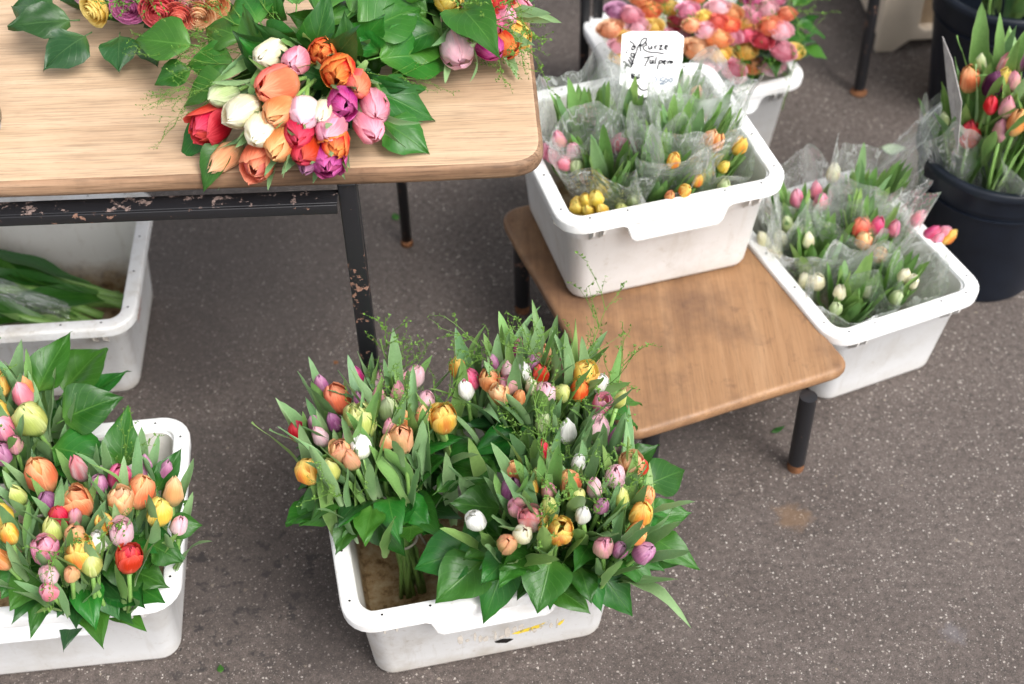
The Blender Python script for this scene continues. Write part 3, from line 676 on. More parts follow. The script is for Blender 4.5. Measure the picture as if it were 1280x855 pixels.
def twig_mesh(seed, L=.17, side=9):
    r_ = random.Random(seed); V, F = [], []
    def branch(p, d, L_, rad, n, depth):
        pts = [p]; q = p.copy(); dd = d.copy()
        for i in range(n):
            dd = (dd + Vector((r_.uniform(-.22, .22), r_.uniform(-.22, .22), r_.uniform(-.05, .16)))).normalized(); q = q + dd * L_ / n; pts.append(q.copy())
        tube_vf(pts, [rad * (1 - .55 * i / n) for i in range(n + 1)], 4, V, F, False)
        for i, t in enumerate(pts[1:], 1):
            if depth < 2 and (i > 1 or depth == 1):
                for k in range(2 if depth == 0 else 1):
                    if r_.random() < .85:
                        s_ = Vector((r_.uniform(-1, 1), r_.uniform(-1, 1), r_.uniform(-.1, .6))).normalized()
                        branch(t, (dd * .7 + s_ * .8).normalized(), L_ * r_.uniform(.22, .42), rad * .62, 3, depth + 1)
            for k in range(1 + (depth > 0)):
                s_ = Vector((r_.uniform(-1, 1), r_.uniform(-1, 1), r_.uniform(-.3, 1))).normalized(); ll = r_.uniform(.002, .006); e = t + s_ * ll
                pr = s_.cross(dd).normalized() * ll * .32; nn = s_.cross(pr).normalized() * ll * .18; b = len(V)
                V.extend([t, t + s_ * ll * .5 + pr + nn, e, t + s_ * ll * .5 - pr + nn]); F.append((b, b + 1, b + 2)); F.append((b, b + 2, b + 3))
    branch(Vector((0, 0, 0)), Vector((0, 0, 1)), L, .0010, 7, 0)
    return mesh('twig', V, F, smooth=False)
TW = [twig_mesh(s) for s in range(6)]
def rose_mesh(seed, n=26):
    r_ = random.Random(seed); V, F, UV = [], [], []
    for k in range(n):
        t = k / (n - 1); a0 = k * 2.39996 + r_.uniform(-.2, .2); Rr = .05 + .72 * t ** .85; hgt = 1.0 - .30 * t ** 2 + r_.uniform(-.04, .04)
        flare = max(0, t - .35) * .75; A = R(118 - 62 * t); nu, nv = 6, 5
        b = len(V)
        for j in range(nv + 1):
            v = j / nv
            for i in range(nu + 1):
                u = -1 + 2 * i / nu; wv = lerp_tab([(0, .35), (.3, .8), (.65, 1), (.88, .86), (1, .62)], v)
                th = a0 + u * A * wv; r = (Rr * lerp_tab([(0, .25), (.3, .85), (.6, 1), (1, .96)], v) + flare * max(0, v - .62) ** 1.3 * 1.2) * (1 + .04 * noise.noise((u * 2, v * 2, k + seed * 9)))
                z = (hgt * v - flare * max(0, v - .8) * .9 - .05 * u * u * v); V.append((r * math.cos(th), r * math.sin(th), z)); UV.append(((u + 1) / 2, v))
        for j in range(nv):
            for i in range(nu):
                a = b + j * (nu + 1) + i; F.append((a, a + 1, a + nu + 2, a + nu + 1))
    return mesh('rose_bloom', V, F, UV)
RS = [rose_mesh(s) for s in range(4)]

# ------------------------------------------------------------------ flower builders
def on_dome(px, py, c, rad):
    d = ray(px, py); e = EYE - c
    D_ = Vector((d.x / rad[0], d.y / rad[1], d.z / rad[2])); E_ = Vector((e.x / rad[0], e.y / rad[1], e.z / rad[2]))
    A = D_.dot(D_); B = D_.dot(E_); C = E_.dot(E_) - 1; q = B * B - A * C
    t = (-B - math.sqrt(q)) / A if q > 0 else -B / A
    return EYE + d * t
def add_tulip(root, org, P, dirv, colr, size, kind, bind, foot, r_, stem_r=.0032):
    """P is the middle of the bloom (world); stem runs back through the tie to the foot"""
    nout = 3
    pk = 'open' if kind == 'peony' else kind; s_in = size
    po, pi_, L, Rm = KINDS[pk]; s = size; basep = P - dirv * L * s * .5
    fm = frame(basep, dirv, Vector((r_.uniform(-1, 1), r_.uniform(-1, 1), .2))); inv = fm.inverted()
    b1 = bind + Vector((r_.uniform(-.012, .012), r_.uniform(-.012, .012), 0)); mid = basep - dirv * (basep - b1).length * .4
    ctrl = [basep + dirv * .002, mid, b1] + ([foot + Vector((r_.uniform(-.02, .02), r_.uniform(-.02, .02), 0))] if foot is not None else [])
    pts = [inv @ p for p in catmull(ctrl, 3)]
    V, F = tube_vf(pts, [stem_r * (1.15 if i == 0 else 1) for i in range(len(pts))], 6)
    t = obj('tulip', mesh('tulip_stem', V, F), M['stem'], root, Matrix.Translation(-org) @ fm)
    a0 = r_.uniform(0, 120)
    def pet(me, a, tilt, sc):
        mt = Matrix.Rotation(R(a), 4, 'Z') @ Matrix.Rotation(R(tilt), 4, 'X') @ Matrix.Diagonal((sc * s, sc * s, sc * s * r_.uniform(.94, 1.06), 1))
        obj('petal', me, PM[colr], t, mt)
    for k in range(3): pet(po[k], a0 + 120 * k + r_.uniform(-7, 7), r_.uniform(-2, 5), 1)
    for k in range(3): pet(pi_[k], a0 + 60 + 120 * k + r_.uniform(-7, 7), r_.uniform(-1, 3), 1)
    if kind == 'peony':
        po2, pi2 = KINDS['egg'][:2]
        for k in range(4): pet(po2[k % 3], a0 + 30 + 90 * k + r_.uniform(-15, 15), r_.uniform(-4, 9), 1.0)
        for k in range(3): pet(pi2[k % 3], a0 + 70 + 120 * k + r_.uniform(-20, 20), r_.uniform(-5, 7), .98)
    if kind in ('open', 'wide'):
        V, F = [], []
        tube_vf([(0, 0, .002), (0, 0, .022 * s), (0, 0, .026 * s)], [.003 * s, .0032 * s, .0045 * s], 6, V, F); obj('pistil', mesh('pistil', V, F), M['pistil'], t)
        V, F = [], []
        for k in range(6):
            a = k * math.pi / 3; tube_vf([(.003 * math.cos(a), .003 * math.sin(a), .004), (.007 * s * math.cos(a), .007 * s * math.sin(a), .022 * s), (.008 * s * math.cos(a), .008 * s * math.sin(a), .032 * s)], [.0006, .0017, .001], 4, V, F)
        obj('stamens', mesh('stamens', V, F), M['anther'], t)
    return t
def add_leaf(root, org, base, dirv, up, L, me, m_, name='leaf', wx=1.0):
    fm = frame(base, dirv, up)
    return obj(name, me, m_, root, Matrix.Translation(-org) @ fm @ Matrix.Diagonal((L * wx, L, L, 1)))
def add_rose(root, org, P, dirv, colr, size, r_):
    fm = frame(P - dirv * size * .6, dirv, Vector((r_.uniform(-1, 1), r_.uniform(-1, 1), .2)))
    return obj('rose', RS[r_.randrange(4)], PR[colr], root, Matrix.Translation(-org) @ fm @ Matrix.Diagonal((size, size, size, 1)))
def bouquet(label, group, c, rad, bind, foot, blooms, seed, leaves=2.0, leaf_len=(.10, .165), collar=16, collar_len=(.055, .085), collar_tilt=(-14, 25), twigs=9, kindmix=None,
            name='tulip_bouquet', cat='bouquet', pale=.3, band=True, roses=False, size=1.0, collar_arc=(0, 360), salal='salal', inner=True, more=0, extra=(), collar_r=.55, collar_dz=-.02, twig_at=(), fill=0, fill_broad=0):
    r_ = random.Random(seed); c = Vector(c); bind = Vector(bind); foot = Vector(foot) if foot is not None else None
    org = Vector((bind.x, bind.y, foot.z if foot is not None else bind.z))
    root = thing(name, label, cat, org, 0, group)
    ax = (c - bind).normalized()
    pos = []; blooms = list(blooms); n0 = len(blooms)
    for _ in range(more * 12):          # smaller buds that fill the gaps between the blooms
        if len(blooms) >= n0 + more: break
        p, q = r_.sample(blooms[:n0], 2); t = r_.uniform(.2, .8); x = p[0] + (q[0] - p[0]) * t + r_.uniform(-12, 12); y = p[1] + (q[1] - p[1]) * t + r_.uniform(-10, 10)
        if min(math.hypot(x - b_[0], y - b_[1]) for b_ in blooms) > 17:
            blooms.append((x, y, r_.choice(p[2:3] + q[2:3]) if roses else r_.choice(['pinkw', 'yg', 'peach', 'pinkg', 'white', 'yelor', 'mauve', 'peachg', 'pink', 'cream', 'orange']), r_.uniform(.8, .95), r_.choice(['bud', 'bud', 'egg'])))
    for bl_ in blooms:
        px, py, colr = bl_[:3]; s = (bl_[3] if len(bl_) > 3 else 1.0) * size; kind = bl_[4] if len(bl_) > 4 else None
        P = on_dome(px, py, c, rad)
        dv = (P - bind).normalized()
        nn = Vector(((P.x - c.x) / rad[0] ** 2, (P.y - c.y) / rad[1] ** 2, (P.z - c.z) / rad[2] ** 2)).normalized()
        dv = (dv * .40 + nn * .12 + (dv * .55 + ax * .15 + Vector((0, 0, -.10)) if foot is None else Vector((0, .12, 1)) * .66) + Vector((r_.uniform(-.22, .22), r_.uniform(-.22, .22), r_.uniform(-.05, .15)))).normalized()
        if foot is not None and not roses: P = P + dv * .010
        pos.append((P, dv))
        if roses: add_rose(root, org, P, dv, colr, .030 * s, r_)
        else: add_tulip(root, org, P, dv, colr, s * r_.uniform(.95, 1.08), kind or r_.choices(['bud', 'egg', 'open', 'peony'], [4, 6, 1.0, 1])[0], bind, foot, r_)
    # tulip leaves between the blooms
    for P, dv in pos:
        k = int(leaves) + (r_.random() < leaves % 1)
        for _ in range(k):
            L = r_.uniform(*leaf_len); a = r_.uniform(0, 2 * math.pi); side = dv.orthogonal().normalized(); side = Matrix.Rotation(a, 3, dv) @ side
            base = P - dv * L * r_.uniform(.42, .86) + side * .010
            dl = (dv + side * r_.uniform(.05, .38)).normalized()
            add_leaf(root, org, base, dl, -side, L, r_.choice(TL if r_.random() < .55 else TLS), M['tulip_leaf_pale'] if r_.random() < pale else M['tulip_leaf'])
    # blades and broad leaves that pack the bunch between the blooms
    for k in range(fill + fill_broad):
        a = r_.uniform(0, 2 * math.pi); q = math.sqrt(r_.random()) * .97
        S = c + Vector((rad[0] * q * math.cos(a), rad[1] * q * math.sin(a), rad[2] * math.sqrt(1 - q * q) * .9))
        dv = ((S - bind).normalized() * .55 + (Vector((0, 0, 1)) if foot is not None else ax * .6) * .6 + Vector((r_.uniform(-.25, .25), r_.uniform(-.25, .25), 0))).normalized(); side = Matrix.Rotation(r_.uniform(0, 6.28), 3, dv) @ dv.orthogonal().normalized()
        if k < fill:
            L = r_.uniform(*leaf_len) * 1.05
            add_leaf(root, org, S - dv * L * r_.uniform(.66, .98), (dv + side * r_.uniform(0, .25)).normalized(), -side, L, r_.choice(TL), M['tulip_leaf_pale'] if r_.random() < pale else M['tulip_leaf'], wx=r_.uniform(.85, 1.3))
        else:
            L = r_.uniform(.05, .085)
            add_leaf(root, org, S - dv * r_.uniform(.06, .11), (dv * .6 + side).normalized(), dv, L, r_.choice(BL), M[salal])
    # collar of broad leaves
    e1 = ax.orthogonal().normalized(); e2 = ax.cross(e1)
    for k in range(collar):
        a = R(collar_arc[0] + (collar_arc[1] - collar_arc[0]) * (k + r_.uniform(.1, .9)) / collar)
        out = Vector((math.cos(a), math.sin(a), 0)); out = (out - ax * out.dot(ax)).normalized() if abs(ax.z) > .5 else (e1 * math.cos(a) + e2 * math.sin(a))
        L = r_.uniform(*collar_len); tl = R(r_.uniform(*collar_tilt)); lvl = r_.uniform(-.03, .02)
        rr_ = (rad[0] * abs(out.x) + rad[1] * abs(out.y) + rad[2] * abs(out.z)) * collar_r
        base = c + out * rr_ + ax * (collar_dz + lvl)
        dl = out * math.cos(tl) + ax * math.sin(tl)
        add_leaf(root, org, base, dl, ax + out * .2, L, r_.choice(BL), M[salal], wx=r_.uniform(.85, 1.1))
    for (px, py, z, dx, dy, dz, L) in extra:      # leaves the photograph shows singly
        b = at(px, py, z); d = Vector((dx, dy, dz)).normalized()
        add_leaf(root, org, b, d, Vector((0, -.5, 1)), L, r_.choice(BL[:5]), M[salal])
    for k in range(twigs):
        P, dv = r_.choice(pos) if r_.random() < .6 else (None, None)
        if P is None:
            a = r_.uniform(0, 2 * math.pi); dv = (ax * r_.uniform(.4, 1) + (e1 * math.cos(a) + e2 * math.sin(a)) * .8).normalized(); P = c + dv * rad[0] * .7
        dv = (dv + Vector((r_.uniform(-.4, .4), r_.uniform(-.4, .4), r_.uniform(-.1, .3)))).normalized()
        add_leaf(root, org, P - dv * r_.uniform(.09, .135), dv, Vector((r_.uniform(-1, 1), r_.uniform(-1, 1), 0)), r_.uniform(.8, 1.15), r_.choice(TW), M['twig'], 'twig')
    for (px, py, z, dx, dy, dz, L) in twig_at:
        add_leaf(root, org, at(px, py, z), Vector((dx, dy, dz)), Vector((r_.uniform(-1, 1), r_.uniform(-1, 1), .3)), L, r_.choice(TW), M['twig'], 'twig')
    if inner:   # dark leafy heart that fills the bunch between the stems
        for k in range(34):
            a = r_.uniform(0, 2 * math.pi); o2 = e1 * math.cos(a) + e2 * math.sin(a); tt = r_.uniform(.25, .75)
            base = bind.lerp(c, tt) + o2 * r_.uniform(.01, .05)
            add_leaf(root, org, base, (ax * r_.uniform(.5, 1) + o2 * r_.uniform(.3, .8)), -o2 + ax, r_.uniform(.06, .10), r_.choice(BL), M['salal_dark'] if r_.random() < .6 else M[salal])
    if band and foot is not None:
        pts = [bind + (e1 * math.cos(k * math.pi / 8) + e2 * math.sin(k * math.pi / 8)) * .0215 for k in range(17)]
        V, F = tube_vf([p - org for p in pts], .0022, 5); 
        tail = [bind + e1 * .0215, bind + e1 * .034 + Vector((0, -.01, -.012)), bind + e1 * .04 + Vector((.004, -.015, -.035))]
        tube_vf([p - org for p in tail], .0018, 5, V, F); obj('string_tie', mesh('string_tie', V, F), M['band'], root)
    return root

# ---- crate A: three bouquets
GA = 'tulip bouquets in the front crate'
bouquet('tulip bouquet at the left in the front crate, stems and string tie showing', GA, (-.190, 1.345, .315), (.125, .115, .060), (-.172, 1.335, .135), (-.165, 1.33, .012),
    [(404, 488, 'mauve', .85, 'bud'), (424, 504, 'coral', 1.25, 'egg'), (448, 478, 'magenta', .85, 'bud'), (475, 486, 'pinkw'), (487, 480, 'cream', .9), (506, 484, 'pink', .9, 'bud'), (518, 477, 'pinkw', 1), (497, 497, 'pinkg', 1, 'bud'),
     (489, 519, 'green', 1.15, 'egg'), (531, 508, 'pinkw', .95, 'egg'), (528, 526, 'peach', .9), (554, 530, 'yelor', 1.25, 'peony'), (420, 533, 'purple', 1, 'bud'), (453, 536, 'yg', 1.3, 'peony'), (375, 545, 'red', 1, 'egg'),
     (404, 551, 'pinkw', 1.0, 'bud'), (452, 564, 'white', 1, 'egg'), (427, 571, 'peachg', 1.05, 'peony'), (503, 556, 'peachg', 1.1, 'peony'), (386, 593, 'yelor', 1.15, 'egg'), (416, 594, 'yg', 1, 'bud')],
    21, leaves=2.6, twigs=5, more=9, size=.80, fill=30, fill_broad=12, collar=12, collar_arc=(120, 265), collar_r=.45, extra=[(455, 625, .27, .5, -.7, -.15, .085), (490, 615, .28, .6, -.6, -.1, .08), (430, 610, .28, -.6, -.5, -.1, .08)])
bouquet('tulip bouquet at the back of the front crate beside the stool', GA, (.030, 1.425, .335), (.135, .125, .065), (.02, 1.40, .15), (.015, 1.40, .012),
    [(573, 466, 'yelor', .95), (589, 480, 'hot', 1, 'egg'), (584, 493, 'white', 1, 'bud'), (614, 482, 'orange', .95, 'peony'), (619, 461, 'mauve', .9, 'bud'), (649, 444, 'magenta', .9, 'bud'), (655, 472, 'white', 1, 'bud'), (666, 461, 'mauve', .9),
     (680, 450, 'peachg', 1, 'egg'), (676, 474, 'red', .9), (701, 466, 'pinkg', 1), (728, 474, 'yelor', 1.25, 'peony'), (723, 493, 'redo', 1, 'egg'), (683, 496, 'pinkw', 1), (627, 499, 'peach', .95, 'peony'), (750, 510, 'pink', .9), (772, 505, 'yg', .8, 'bud')],
    22, leaves=2.8, twigs=6, more=10, size=.80, fill=46, fill_broad=16, leaf_len=(.10, .16), collar=5, collar_arc=(-50, 60))
bouquet('largest tulip bouquet spilling over the front rim of the front crate', GA, (.062, 1.245, .320), (.150, .125, .068), (.045, 1.27, .14), (.04, 1.275, .012),
    [(680, 534, 'green', 1.0, 'egg'), (709, 546, 'white', 1.1, 'bud'), (744, 541, 'pinkw', 1.15, 'egg'), (772, 556, 'mauve', 1.05, 'egg'), (676, 570, 'red', 1.0, 'bud'), (644, 594, 'orange', 1.05, 'egg'), (638, 616, 'purple', .95, 'egg'), (676, 600, 'yg', 1, 'bud'),
     (713, 609, 'orange', 1.1, 'egg'), (649, 638, 'pinkg', .95, 'egg'), (664, 654, 'redw', 1.0, 'peony'), (597, 655, 'white', .9, 'egg'), (698, 668, 'yelor', 1.2, 'peony'), (633, 682, 'peachg', 1, 'egg'), (728, 648, 'white', .9, 'bud'),
     (769, 600, 'pinkw', 1.05), (788, 588, 'peach', 1.05, 'peony'), (801, 589, 'red', .9), (799, 647, 'yelor', 1.05, 'egg'), (792, 671, 'orange', 1.0, 'egg'), (754, 688, 'pinkg', 1, 'egg'), (801, 693, 'mauve', 1.1, 'egg'), (777, 629, 'yg', .9, 'bud')],
    23, leaves=2.6, twigs=5, more=12, size=.82, fill=46, fill_broad=22, collar=18, collar_arc=(-215, 50), collar_tilt=(-8, 22), collar_r=.45,
    extra=[(600, 680, .26, -.9, -.35, .0, .095), (612, 690, .26, -.7, -.7, -.05, .10), (640, 695, .255, -.4, -.9, -.05, .085), (690, 690, .26, .1, -1, -.1, .07), (735, 695, .255, .6, -.8, -.2, .095), (775, 680, .26, .9, -.35, -.05, .09), (790, 650, .28, 1, .1, .05, .085), (795, 610, .29, 1, .4, .2, .085)])

# ---- crate D: two bouquets
GD = 'tulip bouquets in the crate at lower left'
bouquet('tulip bouquet with orange and red blooms in the crate at lower left', GD, (-.615, 1.235, .285), (.150, .120, .058), (-.62, 1.26, .11), (-.62, 1.28, .012),
    [(54, 600, 'orange', 1.4, 'egg'), (102, 592, 'redw', 1.05, 'bud'), (149, 602, 'hot', 1.05, 'egg'), (180, 592, 'mauve', 1.05, 'bud'), (207, 594, 'mauve', .95, 'bud'), (175, 620, 'orange', 1.3, 'egg'), (216, 621, 'peach', 1.1, 'bud'), (198, 645, 'yellow', 1.15, 'egg'),
     (223, 662, 'pinkw', .85, 'bud'), (99, 634, 'orange', 1.2, 'peony'), (66, 634, 'purple', 1.0, 'egg'), (76, 650, 'red', 1.05, 'egg'), (66, 670, 'yg', 1.05, 'bud'), (95, 676, 'peachg', 1.0, 'egg'), (152, 633, 'peach', 1.05, 'peony'), (153, 672, 'pinkw', .95, 'peony'),
     (122, 684, 'white', .9, 'egg'), (58, 693, 'pink', 1.05, 'peony'), (104, 699, 'yelor', 1.1, 'peony'), (115, 710, 'yg', 1, 'egg'), (161, 704, 'red', 1.05, 'peony'), (62, 721, 'pinkw', 1.0, 'bud'), (64, 742, 'pink', .9, 'bud'), (5, 650, 'yellow', 1.1), (5, 703, 'orange', 1.0), (25, 625, 'yg', .9, 'bud')],
    31, more=5, size=.88, leaf_len=(.085, .135), leaves=2.6, fill=30, fill_broad=10, twigs=3, collar=10, collar_arc=(-150, 20), collar_tilt=(12, 38), collar_r=.30, extra=[(195, 620, .28, .4, .3, .9, .07), (150, 590, .30, .1, .3, 1, .08), (140, 695, .275, .4, -.9, .1, .055), (185, 680, .28, .8, -.5, .1, .055), (40, 705, .275, -.5, -.9, .1, .06), (205, 660, .3, 1, 0, .2, .05)])
bouquet('tulip bouquet with yellow green blooms cut by the left picture edge', GD, (-.735, 1.43, .315), (.115, .10, .06), (-.74, 1.42, .13), (-.74, 1.42, .012),
    [(40, 527, 'yg', 1.35, 'egg'), (31, 500, 'pink', 1.1, 'bud'), (5, 538, 'pink', 1.05), (3, 487, 'yelor', 1), (35, 491, 'orange', .9), (2, 517, 'yellow', 1), (3, 571, 'mauve', 1), (-25, 500, 'red'), (-30, 540, 'peach'), (20, 560, 'pinkg', .9)],
    32, size=.95, leaves=3, fill=24, fill_broad=8, twigs=5, collar=8, collar_tilt=(5, 50), collar_len=(.08, .11), extra=[(45, 500, .36, .4, .5, .9, .10), (70, 530, .33, .9, .2, .4, .10), (55, 560, .31, .9, -.3, .2, .10)])

# ---- bouquets lying on the table
GT = 'bouquets lying on the wooden table'
bouquet('bright tulip bouquet lying near the front edge of the wooden table', GT, (-.275, 1.60, TZ + .045), (.125, .115, .065), (-.235, 1.76, TZ + .035), None,
    [(337, 69, 'cream', 1.15, 'egg'), (369, 77, 'pink', 1.1, 'egg'), (403, 64, 'redo', 1.0, 'peony'), (424, 89, 'redo', 1.05, 'peony'), (346, 107, 'coral', 1.4, 'egg'), (428, 128, 'magenta', 1.0, 'peony'), (278, 119, 'green', 1.0, 'egg'), (302, 139, 'cream', 1.1, 'egg'), (264, 155, 'red', 1.2, 'peony'),
     (348, 140, 'orange', 1.1, 'egg'), (380, 142, 'pinkw', 1.2, 'egg'), (403, 140, 'cream', .95, 'bud'), (325, 163, 'cream', 1.15, 'egg'), (350, 181, 'orange', 1.2, 'egg'), (374, 166, 'red', 1.15, 'egg'), (381, 187, 'red', 1.05, 'egg'), (325, 199, 'coral', 1.1, 'peony'), (282, 197, 'peach', 1.05, 'bud'),
     (413, 160, 'pink', 1.1, 'egg'), (418, 179, 'redo', 1.0, 'peony'), (410, 195, 'magenta', 1.15, 'peony'), (461, 158, 'pink', 1.15, 'egg'), (468, 133, 'pink', 1.2, 'egg'), (447, 106, 'coral', 1.1, 'egg'), (386, 200, 'purple', .9, 'bud')],
    41, fill=24, fill_broad=16, leaves=2.2, leaf_len=(.06, .10), collar=6, collar_len=(.07, .10), twigs=0, band=False, size=1.02, collar_r=.4, collar_arc=(0, 360),
    twig_at=[(330, 70, .77, -1, .15, .05, .75), (320, 90, .765, -1, -.2, .02, .7), (315, 110, .755, -1, -.5, 0, .7), (300, 120, .75, -.8, -.7, -.03, .6), (340, 50, .78, -.9, .4, .1, .8), (360, 45, .785, -.6, .7, .15, .8), (330, 60, .76, -1, .0, .0, .6), (450, 90, .76, 1, -.2, .05, .6), (310, 80, .76, -.9, -.1, .1, .8)],
    extra=[(250, 58, .78, -1, .15, .15, .095), (245, 85, .75, -.9, -.35, -.05, .06), (440, 50, .79, .8, .55, .2, .115), (460, 75, .77, .9, .2, .1, .12), (450, 110, .755, 1, -.35, -.05, .10), (470, 150, .74, .8, -.5, -.1, .08), (400, 25, .80, .2, 1, .25, .11), (350, 25, .79, -.5, .9, .2, .09), (430, 25, .8, .7, .9, .3, .12), (480, 60, .77, 1, .3, .0, .10), (310, 50, .78, -.9, .5, .15, .08), (300, 75, .76, -1, -.05, .1, .075), (290, 100, .75, -1, -.3, 0, .07), (280, 150, .735, -.8, -.7, 0, .07), (285, 180, .73, -.5, -1, -.05, .06), (370, 15, .8, 0, 1, .2, .11), (400, 40, .79, .4, .9, .3, .12), (330, 35, .79, -.5, .8, .3, .09)])
bouquet('pink and orange tulip bouquet lying at the far right table corner', GT, (-.055, 1.79, TZ + .045), (.085, .10, .06), (-.13, 1.93, TZ + .04), None,
    [(590, 16, 'pink', 1.05, 'bud'), (571, 62, 'pinkw', 1.35, 'egg'), (610, 57, 'magenta', 1.1, 'egg'), (598, 34, 'magenta', 1, 'bud'), (614, 30, 'hot', 1), (629, 22, 'pink', 1.1), (621, 8, 'red', 1.1, 'open'), (629, 54, 'redo', 1.15, 'egg'), (643, 40, 'yelor', 1.05, 'peony'), (645, 19, 'peach', 1.1), (645, 5, 'pink', 1.05), (600, 0, 'coral'), (560, 0, 'yellow')],
    42, leaves=1.6, leaf_len=(.08, .13), collar=14, twigs=8, band=False, extra=[(560, 35, .77, -.7, -.6, .2, .10), (545, 20, .78, -.8, .3, .2, .10), (540, 60, .74, -.6, -.8, .0, .09), (575, 10, .8, .3, -.9, .5, .10)])
bouquet('rose bouquet with a yellow bloom lying at the top left of the table', GT, (-.50, 1.86, TZ + .045), (.125, .10, .06), (-.49, 1.98, TZ + .04), None,
    [(117, 12, 'yellow', 1.05), (160, 6, 'magenta', 1.15), (199, 14, 'red', 1.15), (231, 6, 'pink', 1.1), (223, 22, 'coral', .95), (247, 20, 'peach', 1.0), (266, 6, 'orange', .95), (180, -14, 'peach', 1.1), (140, -20, 'white', 1.05), (215, -18, 'hot', 1.1), (250, -12, 'yelor', 1), (100, -15, 'pinkw')],
    43, leaves=0, collar=18, twigs=5, band=False, roses=True, name='rose_bouquet', collar_len=(.07, .10), salal='salal_dark', extra=[(100, 25, .76, -.9, -.2, .1, .10), (115, 40, .75, -.7, -.8, .0, .085), (150, 40, .745, .1, -1, 0, .07), (75, 15, .76, -.9, .3, .1, .09), (180, 40, .745, .4, -1, -.1, .06)])

# ---- roses in the back crate: three bunches
GR = 'rose bunches in the back crate'
def roses_in(label, c, rad, lst, seed, col_=16): return bouquet(label, GR, c, rad, (c[0], c[1], .10), (c[0], c[1], .012), lst, seed, leaves=0, collar=col_, twigs=3 if col_ else 0, roses=True, inner=col_ > 0, name='rose_bunch', more=7, collar_len=(.05, .08), size=.96, collar_tilt=(-10, 35), extra=())
roses_in('rose bunch with peach and yellow blooms left behind the price sign', (.235, 2.47, .30), (.10, .12, .07),
    [(763, 34, 'peach', 1.15), (789, 17, 'pink', 1.1), (813, 12, 'redo', 1.05), (838, 8, 'yellow', 1.1), (797, 32, 'pinkw', 1), (816, 32, 'yellow', 1), (847, 30, 'red', 1.05), (852, 46, 'pink', 1.15), (773, 55, 'pinkw', .9), (770, 12, 'mauve'), (800, -4, 'orange'), (825, -6, 'coral'), (785, 48, 'yellow'), (815, 52, 'pinkw'), (775, 70, 'yelor', .9)], 51, 0)
roses_in('rose bunch in the middle of the back crate with salmon blooms', (.385, 2.46, .30), (.095, .13, .07),
    [(872, 60, 'peach', 1.3), (898, 46, 'orange', 1.2), (901, 66, 'yellow', 1.0), (860, 11, 'pink', 1.05), (895, 26, 'red', 1), (914, 15, 'orange', 1.1), (911, 30, 'redo', 1.05), (897, 8, 'pinkw', 1.1), (918, 87, 'pink', 1.2), (915, 44, 'pink', 1), (880, 20, 'yellow', .7), (882, 36, 'pinkw'), (870, -6, 'coral'), (935, -4, 'hot'), (885, 82, 'pinkw')], 52)
roses_in('rose bunch at the right end of the back crate with white pink blooms', (.52, 2.50, .29), (.10, .13, .07),
    [(933, 61, 'yellow', 1.15), (941, 80, 'orange', 1.1), (965, 81, 'pinkw', 1.2), (979, 62, 'pink', 1.2), (994, 63, 'yellow', .9), (976, 36, 'pinkw', 1.2), (953, 49, 'red', 1), (932, 41, 'hot', 1.05), (939, 17, 'pink', 1.15), (933, 27, 'yellow', .95), (962, 31, 'coral', 1.15), (960, 8, 'pinkw'), (984, 16, 'coral', .9), (945, 0, 'magenta'), (970, -5, 'pink')], 53)

# ------------------------------------------------------------------ wrapped bunches
UVS = []
def sleeve_mesh(base, ax, L, r0, r1, seed, flat=.75, nu=60, nv=16):
    r_ = random.Random(seed); e1 = ax.orthogonal().normalized(); e1 = Matrix.Rotation(r_.uniform(0, 6.28), 3, ax) @ e1; e2 = ax.cross(e1); V, F = [], []
    UVS.clear()
    corners = [r_.uniform(0, 2 * math.pi) for _ in range(3)]
    for j in range(nv + 1):
        v = j / nv
        for i in range(nu):
            a = 2 * math.pi * i / nu
            crease = abs(math.sin(a * 2.5 + 1.6 * noise.noise((seed, v * 1.2, 0)))) * .16 + .20 * noise.noise((math.cos(a) * 1.6 + seed, math.sin(a) * 1.6, v * 1.3)) + .035 * noise.noise((math.cos(a) * 6 + seed, math.sin(a) * 6, v * 4))
            r = (r0 + (r1 - r0) * v ** .85) * (1 + crease * (.4 + v))
            peak = sum(max(0, 1 - abs(((a - c_ + math.pi) % (2 * math.pi)) - math.pi) / .6) for c_ in corners) * .24 * L * v ** 2
            UVS.append((i / nu, v)); V.append(base + ax * (L * v + peak + .05 * L * v * noise.noise((math.cos(a) * 3, math.sin(a) * 3, seed + .5))) + e1 * (r * math.cos(a)) + e2 * (r * flat * math.sin(a)))
    for j in range(nv):
        for i in range(nu):
            F.append((j * nu + i, j * nu + (i + 1) % nu, (j + 1) * nu + (i + 1) % nu, (j + 1) * nu + i))
    return V, F
